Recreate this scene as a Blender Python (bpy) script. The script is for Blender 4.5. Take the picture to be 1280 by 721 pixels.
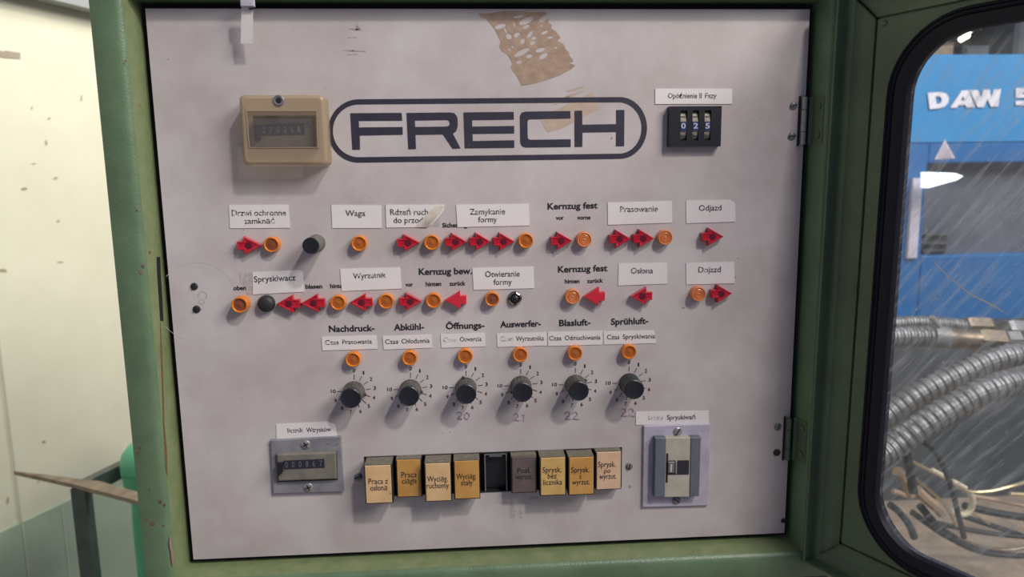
import bpy, bmesh, math, random
from mathutils import Vector, Matrix
random.seed(7)
S = bpy.context.scene
for o in list(bpy.data.objects): bpy.data.objects.remove(o)
# ------------------------------------------------------------------ camera
FPX = 900.0
CA, CB, CC = 0.0628, -0.1558, -0.0131
CAM = Vector((-0.0236, -0.6815, 0.1113))
_F = Vector((math.sin(CA)*math.cos(CB), math.cos(CA)*math.cos(CB), math.sin(CB)))
_r = Vector((math.cos(CA), -math.sin(CA), 0)); _u = _r.cross(_F)
_R = math.cos(CC)*_r + math.sin(CC)*_u
_U = -math.sin(CC)*_r + math.cos(CC)*_u
cd = bpy.data.cameras.new('camera'); cam = bpy.data.objects.new('camera', cd); S.collection.objects.link(cam)
cd.sensor_width = 36; cd.lens = FPX/1280*36; cd.clip_start = 0.01; cd.clip_end = 50
M = Matrix((( _R.x,_U.x,-_F.x,CAM.x),(_R.y,_U.y,-_F.y,CAM.y),(_R.z,_U.z,-_F.z,CAM.z),(0,0,0,1)))
cam.matrix_world = M; S.camera = cam
cd.dof.use_dof = True; cd.dof.focus_distance = 0.70; cd.dof.aperture_fstop = 6.3
# ------------------------------------------------------------------ world, lights, exposure
w = bpy.data.worlds.new('world'); S.world = w; w.use_nodes = True
bg = w.node_tree.nodes['Background']; bg.inputs[0].default_value = (0.52, 0.55, 0.92, 1); bg.inputs[1].default_value = 0.23
def area(name, loc, target, sx, sy, power, col):
    l = bpy.data.lights.new(name, 'AREA'); l.shape = 'RECTANGLE'; l.size = sx; l.size_y = sy; l.energy = power; l.color = col
    o = bpy.data.objects.new(name, l); S.collection.objects.link(o); o.location = loc
    o.rotation_euler = (Vector(target)-Vector(loc)).to_track_quat('-Z', 'Y').to_euler(); return o
area('hall_lamp_or_fill', (1.46, -2.0, 2.70), (0, 0, -0.02), 0.22, 0.22, 62, (1.0, 0.92, 0.86))
area('hall_lamp_or_fill', (2.7, -1.9, 2.2), (0, 0, 0), 1.8, 1.2, 120, (1.0, 0.94, 0.88))
area('hall_lamp_or_fill', (-0.05, 1.0, 1.15), (-0.9, 1.2, -0.35), 0.7, 0.5, 15, (1.0, 0.98, 0.90))  # unseen fill light added to brighten the left wall
area('hall_lamp_or_fill', (1.5, 0.1, 1.5), (1.25, 1.1, 0.0), 0.9, 0.4, 19, (0.95, 0.98, 1.0))  # unseen light aimed at the blue machine
S.view_settings.view_transform = 'Standard'; S.view_settings.look = 'None'
S.view_settings.exposure = 0.0; S.view_settings.gamma = 1; S.view_settings.use_curve_mapping = False
# ------------------------------------------------------------------ helpers: pixels of the photograph to real points
def ray(x, y): return _F*FPX + _R*(x-640) - _U*(y-360.5)
def on_plane(x, y, p0, n):
    d = ray(x, y); t = (Vector(p0)-CAM).dot(n)/d.dot(n); return CAM + d*t
def P(x, y, h=0.0):                       # panel coordinates (x, z) of a pixel at height h off the panel
    p = on_plane(x, y, (0, -h, 0), Vector((0, 1, 0))); return p.x, p.z
def W3(x, y, Y): return on_plane(x, y, (0, Y, 0), Vector((0, 1, 0)))
def ZP(x, y, z): return on_plane(x, y, (0, 0, z), Vector((0, 0, 1)))
# ------------------------------------------------------------------ materials
def lin(c): return tuple(((v/255)/12.92 if v <= 10 else ((v/255+0.055)/1.055)**2.4) for v in c)
MATS = {}
def mat(name, rgb, rough=0.5, metal=0.0, var=0.0, vscale=30, rgb2=None, speck=None, speck_amt=0.7, speck_scale=200, bump=0.0, bscale=300,
        spec=0.5, emit=None, coat=0.0, trans=0.0, sss=0.0):
    m = bpy.data.materials.new(name); m.use_nodes = True; nt = m.node_tree; N = nt.nodes; L = nt.links
    b = N['Principled BSDF']; c = lin(rgb)+(1,)
    b.inputs['Base Color'].default_value = c; b.inputs['Roughness'].default_value = rough; b.inputs['Metallic'].default_value = metal
    b.inputs['Specular IOR Level'].default_value = spec; b.inputs['Coat Weight'].default_value = coat
    b.inputs['Transmission Weight'].default_value = trans
    tc = N.new('ShaderNodeTexCoord'); geo = N.new('ShaderNodeNewGeometry'); src = geo.outputs['Position']
    out = None
    if var > 0 or rgb2:
        n = N.new('ShaderNodeTexNoise'); n.inputs['Scale'].default_value = vscale; n.inputs['Detail'].default_value = 6; n.inputs['Roughness'].default_value = 0.65
        L.new(src, n.inputs['Vector'])
        r = N.new('ShaderNodeValToRGB'); r.color_ramp.elements[0].position = 0.35; r.color_ramp.elements[1].position = 0.68
        c2 = (lin(rgb2)+(1,)) if rgb2 else tuple(max(0, v*(1-var)) for v in c[:3])+(1,)
        r.color_ramp.elements[0].color = c2; r.color_ramp.elements[1].color = c
        L.new(n.outputs['Fac'], r.inputs[0]); out = r.outputs[0]
    if speck:
        n2 = N.new('ShaderNodeTexNoise'); n2.inputs['Scale'].default_value = speck_scale; n2.inputs['Detail'].default_value = 3
        L.new(src, n2.inputs['Vector'])
        r2 = N.new('ShaderNodeValToRGB'); r2.color_ramp.elements[0].position = speck_amt; r2.color_ramp.elements[1].position = min(1, speck_amt+0.03)
        r2.color_ramp.elements[0].color = (0, 0, 0, 1); r2.color_ramp.elements[1].color = (1, 1, 1, 1)
        L.new(n2.outputs['Fac'], r2.inputs[0])
        mx = N.new('ShaderNodeMix'); mx.data_type = 'RGBA'; L.new(r2.outputs[0], mx.inputs[0])
        if out: L.new(out, mx.inputs[6])
        else: mx.inputs[6].default_value = c
        mx.inputs[7].default_value = lin(speck)+(1,); out = mx.outputs[2]
    if out: L.new(out, b.inputs['Base Color'])
    if bump > 0:
        n3 = N.new('ShaderNodeTexNoise'); n3.inputs['Scale'].default_value = bscale; n3.inputs['Detail'].default_value = 4; L.new(src, n3.inputs['Vector'])
        bp = N.new('ShaderNodeBump'); bp.inputs['Strength'].default_value = bump; bp.inputs['Distance'].default_value = 0.001
        L.new(n3.outputs['Fac'], bp.inputs['Height']); L.new(bp.outputs[0], b.inputs['Normal'])
    if emit:
        b.inputs['Emission Color'].default_value = lin(emit[0])+(1,); b.inputs['Emission Strength'].default_value = emit[1]
    MATS[name] = m; return m
mat('panel_enamel', (202, 197, 196), 0.45, var=0.10, vscale=9, rgb2=(180, 172, 169), speck=(120, 105, 95), speck_amt=0.745, speck_scale=160, bump=0.05, bscale=900)
mat('green_paint', (104, 130, 98), 0.38, rgb2=(90, 114, 86), vscale=22, speck=(96, 66, 58), speck_amt=0.73, speck_scale=42, bump=0.35, bscale=520)
mat('olive_lit_paint', (124, 134, 98), 0.45, rgb2=(106, 122, 82), vscale=60, speck=(104, 72, 58), speck_amt=0.72, speck_scale=48, bump=0.3, bscale=520)
mat('door_paint', (90, 112, 84), 0.42, rgb2=(78, 98, 74), vscale=14, speck=(140, 150, 130), speck_amt=0.76, speck_scale=240, bump=0.25, bscale=520)
mat('black_gap', (22, 22, 26), 0.7)
mat('rubber', (30, 30, 40), 0.5, bump=0.05, bscale=700, spec=0.2)
mat('black_plastic', (30, 31, 38), 0.4, speck=(90, 88, 84), speck_amt=0.7, speck_scale=900)
mat('black_matte', (38, 38, 40), 0.55)
mat('ink', (28, 27, 33), 0.55)
mat('logo_ink', (46, 46, 60), 0.45, rgb2=(56, 54, 66), vscale=60, speck=(90, 82, 84), speck_amt=0.68, speck_scale=500)
mat('worn_ink', (38, 36, 40), 0.6, speck=(206, 202, 200), speck_amt=0.57, speck_scale=700)
mat('light_worn_ink', (38, 36, 40), 0.6, speck=(206, 202, 200), speck_amt=0.62, speck_scale=800)
mat('faded_ink', (120, 116, 118), 0.6, speck=(212, 208, 206), speck_amt=0.46, speck_scale=600)
mat('purple_ink', (140, 106, 144), 0.6, speck=(190, 182, 186), speck_amt=0.56, speck_scale=500)
mat('scratch_ink', (168, 158, 156), 0.6)
mat('paper', (226, 222, 220), 0.55, var=0.05, vscale=40, speck=(176, 164, 150), speck_amt=0.72, speck_scale=260)
mat('aged_paper', (220, 212, 198), 0.6, rgb2=(190, 180, 166), vscale=120)
mat('tape_residue', (176, 154, 134), 0.6, rgb2=(150, 126, 108), vscale=110, speck=(108, 88, 76), speck_amt=0.7, speck_scale=420)
mat('faint_residue', (190, 172, 154), 0.6, rgb2=(178, 158, 140), vscale=110)
mat('grime', (140, 130, 126), 0.7, rgb2=(168, 160, 158), vscale=200)
mat('amber', (224, 132, 26), 0.22, rgb2=(208, 110, 18), vscale=200, coat=0.5)
mat('amber_core', (170, 92, 28), 0.3, coat=0.5)
mat('amber_core_dark', (128, 70, 38), 0.3, coat=0.5)
mat('peach', (222, 140, 88), 0.35, rgb2=(204, 118, 66), vscale=200, coat=0.3)
mat('peach_core', (206, 122, 70), 0.35, coat=0.3)
mat('red_lens', (196, 26, 44), 0.2, rgb2=(176, 18, 36), vscale=200, coat=0.6)
mat('red_core', (96, 18, 34), 0.25, coat=0.5)
mat('red_faded', (204, 42, 60), 0.4)
mat('knob_dusty', (104, 100, 92), 0.6, rgb2=(62, 60, 58), vscale=160)
mat('knob_dark', (48, 52, 52), 0.5, rgb2=(34, 38, 40), vscale=160)
mat('knob_cap', (32, 35, 44), 0.38, rgb2=(26, 28, 36), vscale=300)
mat('steel', (172, 172, 168), 0.35, metal=0.55, var=0.25, vscale=300)
mat('dull_steel', (128, 130, 132), 0.45, metal=0.25, var=0.3, vscale=200)
mat('chrome', (215, 205, 180), 0.18, metal=1.0)
mat('bezel_grey', (146, 146, 152), 0.5, metal=0.1, rgb2=(122, 122, 128), vscale=60, speck=(80, 78, 78), speck_amt=0.7, speck_scale=300)
mat('counter_grey', (128, 124, 114), 0.55, rgb2=(108, 104, 96), vscale=80)
mat('mauve_plate', (188, 184, 198), 0.55, rgb2=(170, 166, 182), vscale=60, speck=(110, 104, 104), speck_amt=0.7, speck_scale=400)
mat('slate_plastic', (102, 110, 118), 0.5, var=0.15, vscale=100)
mat('ivory_plastic', (186, 182, 166), 0.5, rgb2=(170, 166, 152), vscale=80)
mat('window_dark', (44, 44, 54), 0.25)
mat('digit_white', (190, 190, 196), 0.5)
mat('digit_dim', (104, 108, 122), 0.5)
mat('digit_blue', (40, 52, 110), 0.4)
mat('wheel_ivory', (168, 160, 142), 0.5, rgb2=(134, 126, 112), vscale=300)
mat('key_cream', (224, 190, 142), 0.35, rgb2=(208, 172, 126), vscale=50, speck=(140, 112, 84), speck_amt=0.72, speck_scale=260)
mat('key_gold', (204, 158, 88), 0.3, rgb2=(190, 140, 72), vscale=40, speck=(120, 92, 60), speck_amt=0.74, speck_scale=260)
mat('key_straw', (214, 182, 118), 0.35, rgb2=(200, 162, 96), vscale=40, speck=(140, 112, 84), speck_amt=0.74, speck_scale=260)
mat('key_pink', (222, 190, 158), 0.35, rgb2=(208, 172, 140), vscale=50, speck=(130, 104, 84), speck_amt=0.71, speck_scale=260)
mat('key_brown', (112, 98, 94), 0.35, rgb2=(92, 82, 82), vscale=50)
mat('key_top', (122, 118, 102), 0.6, rgb2=(98, 94, 84), vscale=200, speck=(160, 152, 134), speck_amt=0.66, speck_scale=700)
mat('cream_wall', (222, 220, 196), 0.6, rgb2=(214, 212, 186), vscale=5, speck=(176, 164, 130), speck_amt=0.755, speck_scale=30, bump=0.05, bscale=40)
mat('wall_shade', (176, 190, 168), 0.55, rgb2=(158, 176, 154), vscale=6)  # shadow on the lower wall, put into its colour
mat('wall_trim', (150, 152, 154), 0.6)
mat('concrete', (150, 144, 132), 0.8, var=0.3, vscale=6)
mat('table_steel', (100, 110, 104), 0.5, metal=0.3, var=0.3, vscale=40)
mat('table_top', (158, 142, 120), 0.6, rgb2=(122, 106, 90), vscale=40)
mat('mint', (110, 205, 160), 0.4, rgb2=(96, 190, 146), vscale=10)
mat('machine_blue', (14, 96, 156), 0.4, rgb2=(10, 84, 142), vscale=4, bump=0.05)
mat('machine_light_blue', (52, 134, 188), 0.35, rgb2=(38, 122, 178), vscale=5)
mat('machine_letter', (206, 206, 216), 0.5)
mat('guard_grey', (92, 96, 108), 0.35, rgb2=(66, 72, 84), vscale=8)
mat('slate', (66, 72, 78), 0.6, rgb2=(52, 58, 64), vscale=12)
mat('tray', (158, 140, 120), 0.7, rgb2=(116, 104, 92), vscale=14)
mat('conduit', (136, 138, 142), 0.46, metal=0.6, rgb2=(96, 96, 98), vscale=60)
mat('brass', (190, 172, 134), 0.3, metal=0.7)
mat('bronze', (136, 124, 108), 0.4, metal=0.7, var=0.4, vscale=60)
mat('cable_black', (34, 36, 40), 0.45)
mat('cable_white', (200, 190, 166), 0.5)
mat('cable_copper', (158, 134, 112), 0.6)
mat('hall_dark', (96, 92, 88), 0.8, rgb2=(54, 54, 56), vscale=3)
mat('lamp_glow', (255, 250, 235), 0.5, emit=((255, 246, 225), 6.0))
mat('warning_orange', (168, 160, 168), 0.5)
def mix_transparent(name, rgb, fac_t, rough, tint=(255, 255, 255), kind='pane'):
    m = bpy.data.materials.new(name); m.use_nodes = True; nt = m.node_tree; N = nt.nodes; L = nt.links; N.clear()
    o = N.new('ShaderNodeOutputMaterial'); t = N.new('ShaderNodeBsdfTransparent'); t.inputs[0].default_value = lin(tint)+(1,)
    p = N.new('ShaderNodeBsdfPrincipled'); p.inputs['Base Color'].default_value = lin(rgb)+(1,); p.inputs['Roughness'].default_value = rough
    mx = N.new('ShaderNodeMixShader'); L.new(t.outputs[0], mx.inputs[1]); L.new(p.outputs[0], mx.inputs[2])
    if kind == 'pane':                       # dust scatters light to both sides of the pane
        tl = N.new('ShaderNodeBsdfTranslucent'); tl.inputs[0].default_value = lin(rgb)+(1,)
        dd_ = N.new('ShaderNodeMixShader'); L.new(p.outputs[0], dd_.inputs[1]); L.new(tl.outputs[0], dd_.inputs[2]); L.new(dd_.outputs[0], mx.inputs[2])
    mx.inputs[0].default_value = 1-fac_t
    if kind == 'pane':
        tc = N.new('ShaderNodeTexCoord'); mp = N.new('ShaderNodeCombineXYZ')
        for k_, vec in enumerate(((0.4626*.8, -0.8866*.8, -.6), (0.4626*.6, -0.8866*.6, .8))):     # across and along the wiping strokes
            dt = N.new('ShaderNodeVectorMath'); dt.operation = 'DOT_PRODUCT'; f_ = (130, 9)[k_]; dt.inputs[1].default_value = tuple(q*f_ for q in vec)
            L.new(tc.outputs['Object'], dt.inputs[0]); L.new(dt.outputs['Value'], mp.inputs[k_])
        n = N.new('ShaderNodeTexNoise'); n.inputs['Scale'].default_value = 1.6; n.inputs['Detail'].default_value = 8; n.inputs['Roughness'].default_value = 0.7; L.new(mp.outputs[0], n.inputs['Vector'])
        n2 = N.new('ShaderNodeTexNoise'); n2.inputs['Scale'].default_value = 9; n2.inputs['Detail'].default_value = 5; L.new(tc.outputs['Object'], n2.inputs['Vector'])
        mr = N.new('ShaderNodeMapRange'); mr.inputs[1].default_value = 0.48; mr.inputs[2].default_value = 0.78; mr.inputs[3].default_value = 0.0; mr.inputs[4].default_value = 0.62
        L.new(n.outputs['Fac'], mr.inputs[0])
        mr2 = N.new('ShaderNodeMapRange'); mr2.inputs[1].default_value = 0.42; mr2.inputs[2].default_value = 0.75; mr2.inputs[3].default_value = 0.04; mr2.inputs[4].default_value = 0.26
        L.new(n2.outputs['Fac'], mr2.inputs[0])
        n3 = N.new('ShaderNodeTexNoise'); n3.inputs['Scale'].default_value = 260; n3.inputs['Detail'].default_value = 2; L.new(tc.outputs['Object'], n3.inputs['Vector'])
        mr3 = N.new('ShaderNodeMapRange'); mr3.inputs[1].default_value = 0.70; mr3.inputs[2].default_value = 0.76; mr3.inputs[3].default_value = 0; mr3.inputs[4].default_value = 0.35
        L.new(n3.outputs['Fac'], mr3.inputs[0])
        a = N.new('ShaderNodeMath'); a.operation = 'ADD'; L.new(mr.outputs[0], a.inputs[0]); L.new(mr2.outputs[0], a.inputs[1])
        a2 = N.new('ShaderNodeMath'); a2.operation = 'ADD'; a2.use_clamp = True; L.new(a.outputs[0], a2.inputs[0]); L.new(mr3.outputs[0], a2.inputs[1])
        L.new(a2.outputs[0], mx.inputs[0])
        g = N.new('ShaderNodeBsdfGlossy'); g.inputs['Roughness'].default_value = 0.04
        fr = N.new('ShaderNodeFresnel'); fr.inputs[0].default_value = 1.45
        mg = N.new('ShaderNodeMixShader'); L.new(fr.outputs[0], mg.inputs[0]); L.new(mx.outputs[0], mg.inputs[1]); L.new(g.outputs[0], mg.inputs[2])
        L.new(mg.outputs[0], o.inputs[0])
    else:
        L.new(mx.outputs[0], o.inputs[0])
    MATS[name] = m; return m
mix_transparent('dirty_pane', (200, 205, 208), 0.9, 0.5)
mix_transparent('yellow_cover', (186, 168, 142), 0.5, 0.25, (240, 228, 206), 'cover')
mix_transparent('clear_cover', (160, 156, 156), 0.78, 0.2, (235, 228, 215), 'cover')
# ------------------------------------------------------------------ object helpers
def link(name, me, m, parent=None, smooth=False):
    o = bpy.data.objects.new(name, me); S.collection.objects.link(o)
    if m: me.materials.append(MATS[m] if isinstance(m, str) else m)
    if parent: o.parent = parent
    if smooth:
        for p in me.polygons: p.use_smooth = True
        try: me.set_sharp_from_angle(angle=math.radians(40))
        except Exception: pass
    return o
def mesh(name, verts, faces, m, parent=None, smooth=False):
    me = bpy.data.meshes.new(name); me.from_pydata([tuple(v) for v in verts], [], faces); me.validate(); me.update()
    bm = bmesh.new(); bm.from_mesh(me); bmesh.ops.recalc_face_normals(bm, faces=bm.faces); bm.to_mesh(me); bm.free()
    return link(name, me, m, parent, smooth)
def tag(o, label, cat, group=None):
    o['label'] = label; o['category'] = cat
    if group: o['group'] = group
    return o
def thing(name, label, cat, loc, group=None):
    o = bpy.data.objects.new(name, None); S.collection.objects.link(o); o.location = loc; o.empty_display_size = 0.01
    return tag(o, label, cat, group)
def structure(o): o['kind'] = 'structure'; return o
class B:                                    # collects pieces of one mesh
    def __init__(s): s.v = []; s.f = []
    def add(s, v, f):
        k = len(s.v); s.v += [tuple(x) for x in v]; s.f += [tuple(i+k for i in q) for q in f]; return s
    def box(s, x0, x1, y0, y1, z0, z1, bev=0.0):
        if bev <= 0:
            v = [(x, y, z) for x in (x0, x1) for y in (y0, y1) for z in (z0, z1)]
            return s.add(v, [(0,1,3,2),(4,6,7,5),(0,4,5,1),(2,3,7,6),(0,2,6,4),(1,5,7,3)])
        # bevelled towards -y (the front)
        b = bev
        l0 = [(x0,y1,z0),(x1,y1,z0),(x1,y1,z1),(x0,y1,z1)]
        l1 = [(x0,y0+b,z0),(x1,y0+b,z0),(x1,y0+b,z1),(x0,y0+b,z1)]
        l2 = [(x0+b,y0,z0+b),(x1-b,y0,z0+b),(x1-b,y0,z1-b),(x0+b,y0,z1-b)]
        f = [(3,2,1,0),(8,9,10,11)]
        for k in (0, 4):
            for i in range(4): f.append((k+i, k+(i+1)%4, k+4+(i+1)%4, k+4+i))
        return s.add(l0+l1+l2, f)
    def prism(s, poly, h0, h1, cap=True):   # poly (x,z); extruded along the panel normal
        n = len(poly)
        v = [(x, -h0, z) for x, z in poly]+[(x, -h1, z) for x, z in poly]
        f = [(i, (i+1) % n, n+(i+1) % n, n+i) for i in range(n)]
        f += [tuple(range(n))[::-1], tuple(range(n, 2*n))]
        return s.add(v, f)
    def lathe(s, prof, n=32, cx=0, cz=0, rad=None):      # prof (r, h); axis = panel normal
        v = []; f = []
        for j, (r, h) in enumerate(prof):
            for i in range(n):
                a = 2*math.pi*i/n; rr = r*(rad(a, j) if rad else 1)
                v.append((cx+rr*math.cos(a), -h, cz+rr*math.sin(a)))
        for j in range(len(prof)-1):
            for i in range(n): f.append((j*n+i, j*n+(i+1) % n, (j+1)*n+(i+1) % n, (j+1)*n+i))
        f.append(tuple(range((len(prof)-1)*n, len(prof)*n))); f.append(tuple(range(n))[::-1])
        return s.add(v, f)
    def tube(s, pts, r, n=10, closed=False, prof=None):
        pts = [Vector(p) for p in pts]; m = len(pts); v = []; f = []
        up = Vector((0.13, 0.21, 1)).normalized()
        for k, p in enumerate(pts):
            t = (pts[min(k+1, m-1)]-pts[max(k-1, 0)]).normalized(); a = t.cross(up).normalized(); b = t.cross(a)
            rr = prof[k] if prof else (r[k] if isinstance(r, (list, tuple)) else r)
            for i in range(n):
                q = 2*math.pi*i/n; v.append(p+(a*math.cos(q)+b*math.sin(q))*rr)
        for k in range(m-1):
            for i in range(n): f.append((k*n+i, k*n+(i+1) % n, (k+1)*n+(i+1) % n, (k+1)*n+i))
        f.append(tuple(range(n))[::-1]); f.append(tuple(range((m-1)*n, m*n)))
        return s.add(v, f)
    def build(s, name, m, parent=None, smooth=False): return mesh(name, s.v, s.f, m, parent, smooth)
# ---- flat shapes with holes and text, both through Blender's curve filling
def curve_shape(polys):
    cu = bpy.data.curves.new('shape', 'CURVE'); cu.dimensions = '2D'; cu.fill_mode = 'BOTH'
    for p in polys:
        sp = cu.splines.new('POLY'); sp.points.add(len(p)-1); sp.use_cyclic_u = True
        for i, (x, y) in enumerate(p): sp.points[i].co = (x*100, y*100, 0, 1)
    o = bpy.data.objects.new('shape', cu); me = bpy.data.meshes.new_from_object(o)
    v = [(q.co.x/100, q.co.y/100) for q in me.vertices]; f = [tuple(p.vertices) for p in me.polygons]
    bpy.data.objects.remove(o); bpy.data.curves.remove(cu); bpy.data.meshes.remove(me); return v, f
_tc = {}
def text_shape(s, bold=0.0):
    if (s, bold) in _tc: return _tc[(s, bold)]
    cu = bpy.data.curves.new('text', 'FONT'); cu.body = s; cu.size = 1; cu.offset = bold; cu.fill_mode = 'BOTH'; cu.resolution_u = 3
    o = bpy.data.objects.new('text', cu); me = bpy.data.meshes.new_from_object(o)
    v = [(q.co.x, q.co.y) for q in me.vertices]; f = [tuple(p.vertices) for p in me.polygons]
    bpy.data.objects.remove(o); bpy.data.curves.remove(cu); bpy.data.meshes.remove(me)
    x0 = min(a for a, b in v); x1 = max(a for a, b in v); v = [((a-x0)/(x1-x0), b) for a, b in v]
    _tc[(s, bold)] = (v, f, x1-x0); return _tc[(s, bold)]
CAP = max(b for a, b in text_shape('H')[0])
def flat(verts, h): return [(x, -h, z) for x, z in verts]
def text_geo(bd, s, x0, y0, x1, y1, cap, h, bold=0.0, mapf=None):
    """text with its baseline from pixel (x0,y0) to (x1,y1), capitals cap pixels high, h above the panel"""
    v, f, wdt = text_shape(s, bold)
    A = Vector(P(x0, y0, h)); Bv = Vector(P(x1, y1, h)); T = Vector(P(x0, y0-cap, h)); ch = (T-A).length*1.08
    d = Bv-A; u = Vector((-d.y, d.x)).normalized()*ch/CAP
    bd.add([(q.x, -h, q.y) for q in (A+d*a+u*b for a, b in v)], f); return bd
def rebase(o, loc):                          # mesh built in world coordinates gets its origin at loc
    loc = Vector(loc)
    for v in o.data.vertices: v.co -= loc
    o.location = loc; return o
def adopt(o, parent):                        # world-coordinate mesh becomes a child with identity offset
    p = Vector(parent.location)
    for v in o.data.vertices: v.co -= p
    o.parent = parent; return o
def top_mesh(bd, name, m, label, cat, loc, group=None, smooth=False):
    o = bd.build(name, m, None, smooth); rebase(o, loc); return tag(o, label, cat, group)

# ================================================================== THE CABINET
PW, PH = 0.30, 0.26
cabinet = thing('control_cabinet', 'green painted steel cabinet frame around the light grey control panel', 'cabinet', (0, 0.012, -0.30))
# frame profile: (outward offset from the panel edge, height off the panel)
PROF_IN = [(0.0062, -0.012), (0.0065, 0.0), (0.0074, 0.0045), (0.0090, 0.0105), (0.011, 0.0165)]
PROF_OUT = [(0.011, 0.0165), (0.0125, 0.0188), (0.0145, 0.0203), (0.0170, 0.0212), (0.0195, 0.0214), (0.0362, 0.0214), (0.0374, 0.0208), (0.0380, 0.019), (0.0380, -0.30)]
def frame_side(side, prof):
    v = []; n = len(prof)
    for e in (0, 1):
        for o_, h in prof:
            X, Z = PW+o_, PH+o_
            c = {'left': ((-X, -Z), (-X, Z)), 'right': ((X, -Z), (X, Z)), 'top': ((-X, Z), (X, Z)), 'bottom': ((-X, -Z), (X, -Z))}[side][e]
            v.append((c[0], -h, c[1]))
    return v, [(i, i+1, n+i+1, n+i) for i in range(n-1)]
for side, nm in (('left', 'side_post'), ('right', 'side_post'), ('top', 'top_rail'), ('bottom', 'bottom_rail')):
    v, f = frame_side(side, PROF_OUT); o = mesh(nm, v, f, 'green_paint', None, True); adopt(o, cabinet)
    v, f = frame_side(side, PROF_IN); q = mesh('inner_return', v, f, 'olive_lit_paint' if side in ('left', 'bottom') else 'green_paint', None, True); adopt(q, cabinet)  # stain and light put into olive left and bottom; shaded sides darker
bd = B(); bd.box(-0.337, 0.337, 0.296, 0.300, -0.297, 0.297); adopt(bd.build('back_wall', 'green_paint'), cabinet)
bd = B(); bd.box(-0.31, 0.31, 0.030, 0.034, -0.27, 0.27); adopt(bd.build('inner_screen', 'black_gap'), cabinet)
for side in ('left', 'right', 'top', 'bottom'):
    v, f = frame_side(side, [(-0.002, -0.011), (0.0066, -0.009)]); adopt(mesh('sealing_strip', v, f, 'black_gap'), cabinet)
# slot and rust scratch in the left inner return
def ret_pt(px, py):                          # point on the sloping left return
    a = Vector((-PW-0.0074, -0.0045, 0)); b = Vector((-PW-0.011, -0.0165, 0)); n = (b-a).cross(Vector((0, 0, 1))).normalized()
    p = on_plane(px, py, a, n)
    if n.dot(CAM-p) < 0: n = -n
    return p+n*0.0003
def strip_on(ptf, pts, name, m, parent):
    v = []; f = []
    for x0, x1, y in pts: v += [ptf(x0, y), ptf(x1, y)]
    for i in range(len(pts)-1): f.append((2*i, 2*i+1, 2*i+3, 2*i+2))
    return adopt(mesh(name, v, f, m), parent)
strip_on(ret_pt, [(195.5, 200, 321), (196, 200.5, 340), (198, 202.5, 370), (200, 204, 401)], 'latch_slot', 'black_gap', cabinet)
mat('rust', (118, 84, 64), 0.7, rgb2=(92, 62, 50), vscale=200)
mat('bare_primer', (156, 132, 124), 0.7, rgb2=(130, 98, 90), vscale=200)
strip_on(ret_pt, [(199.6, 200.4, 403), (200.3, 202.6, 440), (202, 204, 480), (203.6, 205.4, 530), (205.6, 208.2, 560), (206.8, 209, 585), (208.4, 209, 594)], 'rust_scratch', 'rust', cabinet)
strip_on(ret_pt, [(212, 212.6, 670), (211, 214, 678), (213, 216, 690), (214, 217, 700), (215.5, 216, 708)], 'paint_chip', 'bare_primer', cabinet)
def front_pt(px, py): p = W3(px, py, -0.0216); return p
for cx, cy, r in ((157, 76, 2.4), (172, 261, 2), (180, 331, 2.6), (176, 339, 3), (200, 627, 2.6), (206, 631, 1.8), (190, 655, 3.6), (183, 649, 2), (204, 657, 1.6), (174, 560, 2.2), (172, 566, 1.8), (187, 613, 1.5)):
    pts = [front_pt(cx+r*random.uniform(.6, 1.1)*math.cos(a*math.pi/4), cy+r*random.uniform(.6, 1.2)*math.sin(a*math.pi/4)) for a in range(8)]
    adopt(mesh('paint_chip', pts, [tuple(range(8))], 'rust' if cy > 500 else 'bare_primer'), cabinet)

# ================================================================== THE PANEL
panel = thing('control_board', 'light grey enamelled control panel with black logo, printed headings and tape residue', 'control panel', (0, 0.003, -0.26))
slot = [P(456, 570.6), P(777, 558.6), P(777.5, 608), P(456.5, 622)]
sx0, sx1 = (slot[0][0]+slot[3][0])/2, (slot[1][0]+slot[2][0])/2
sz1, sz0 = (slot[0][1]+slot[1][1])/2, (slot[2][1]+slot[3][1])/2
outer = [(-PW, -PH), (PW, -PH), (PW, PH), (-PW, PH)]; hole = [(sx0, sz0), (sx1, sz0), (sx1, sz1), (sx0, sz1)]
v = [(x, y, z) for y in (0, 0.003) for lp in (outer, hole) for x, z in lp]; f = []
for k in (0, 8):
    for i in range(4): f.append((k+i, k+(i+1) % 4, k+4+(i+1) % 4, k+4+i))
for k in (0, 4):
    for i in range(4): f.append((k+i, k+(i+1) % 4, k+8+(i+1) % 4, k+8+i))
adopt(mesh('face_plate', v, f, 'panel_enamel'), panel)
def printed(name, items, m='ink', bold=0.0, h=0.00025, parent=panel, label=None):
    bd = B()
    for it in items: text_geo(bd, *it, h, bold)
    o = adopt(bd.build(name, m), parent)
    if label: o['label'] = label
    return o
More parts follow.
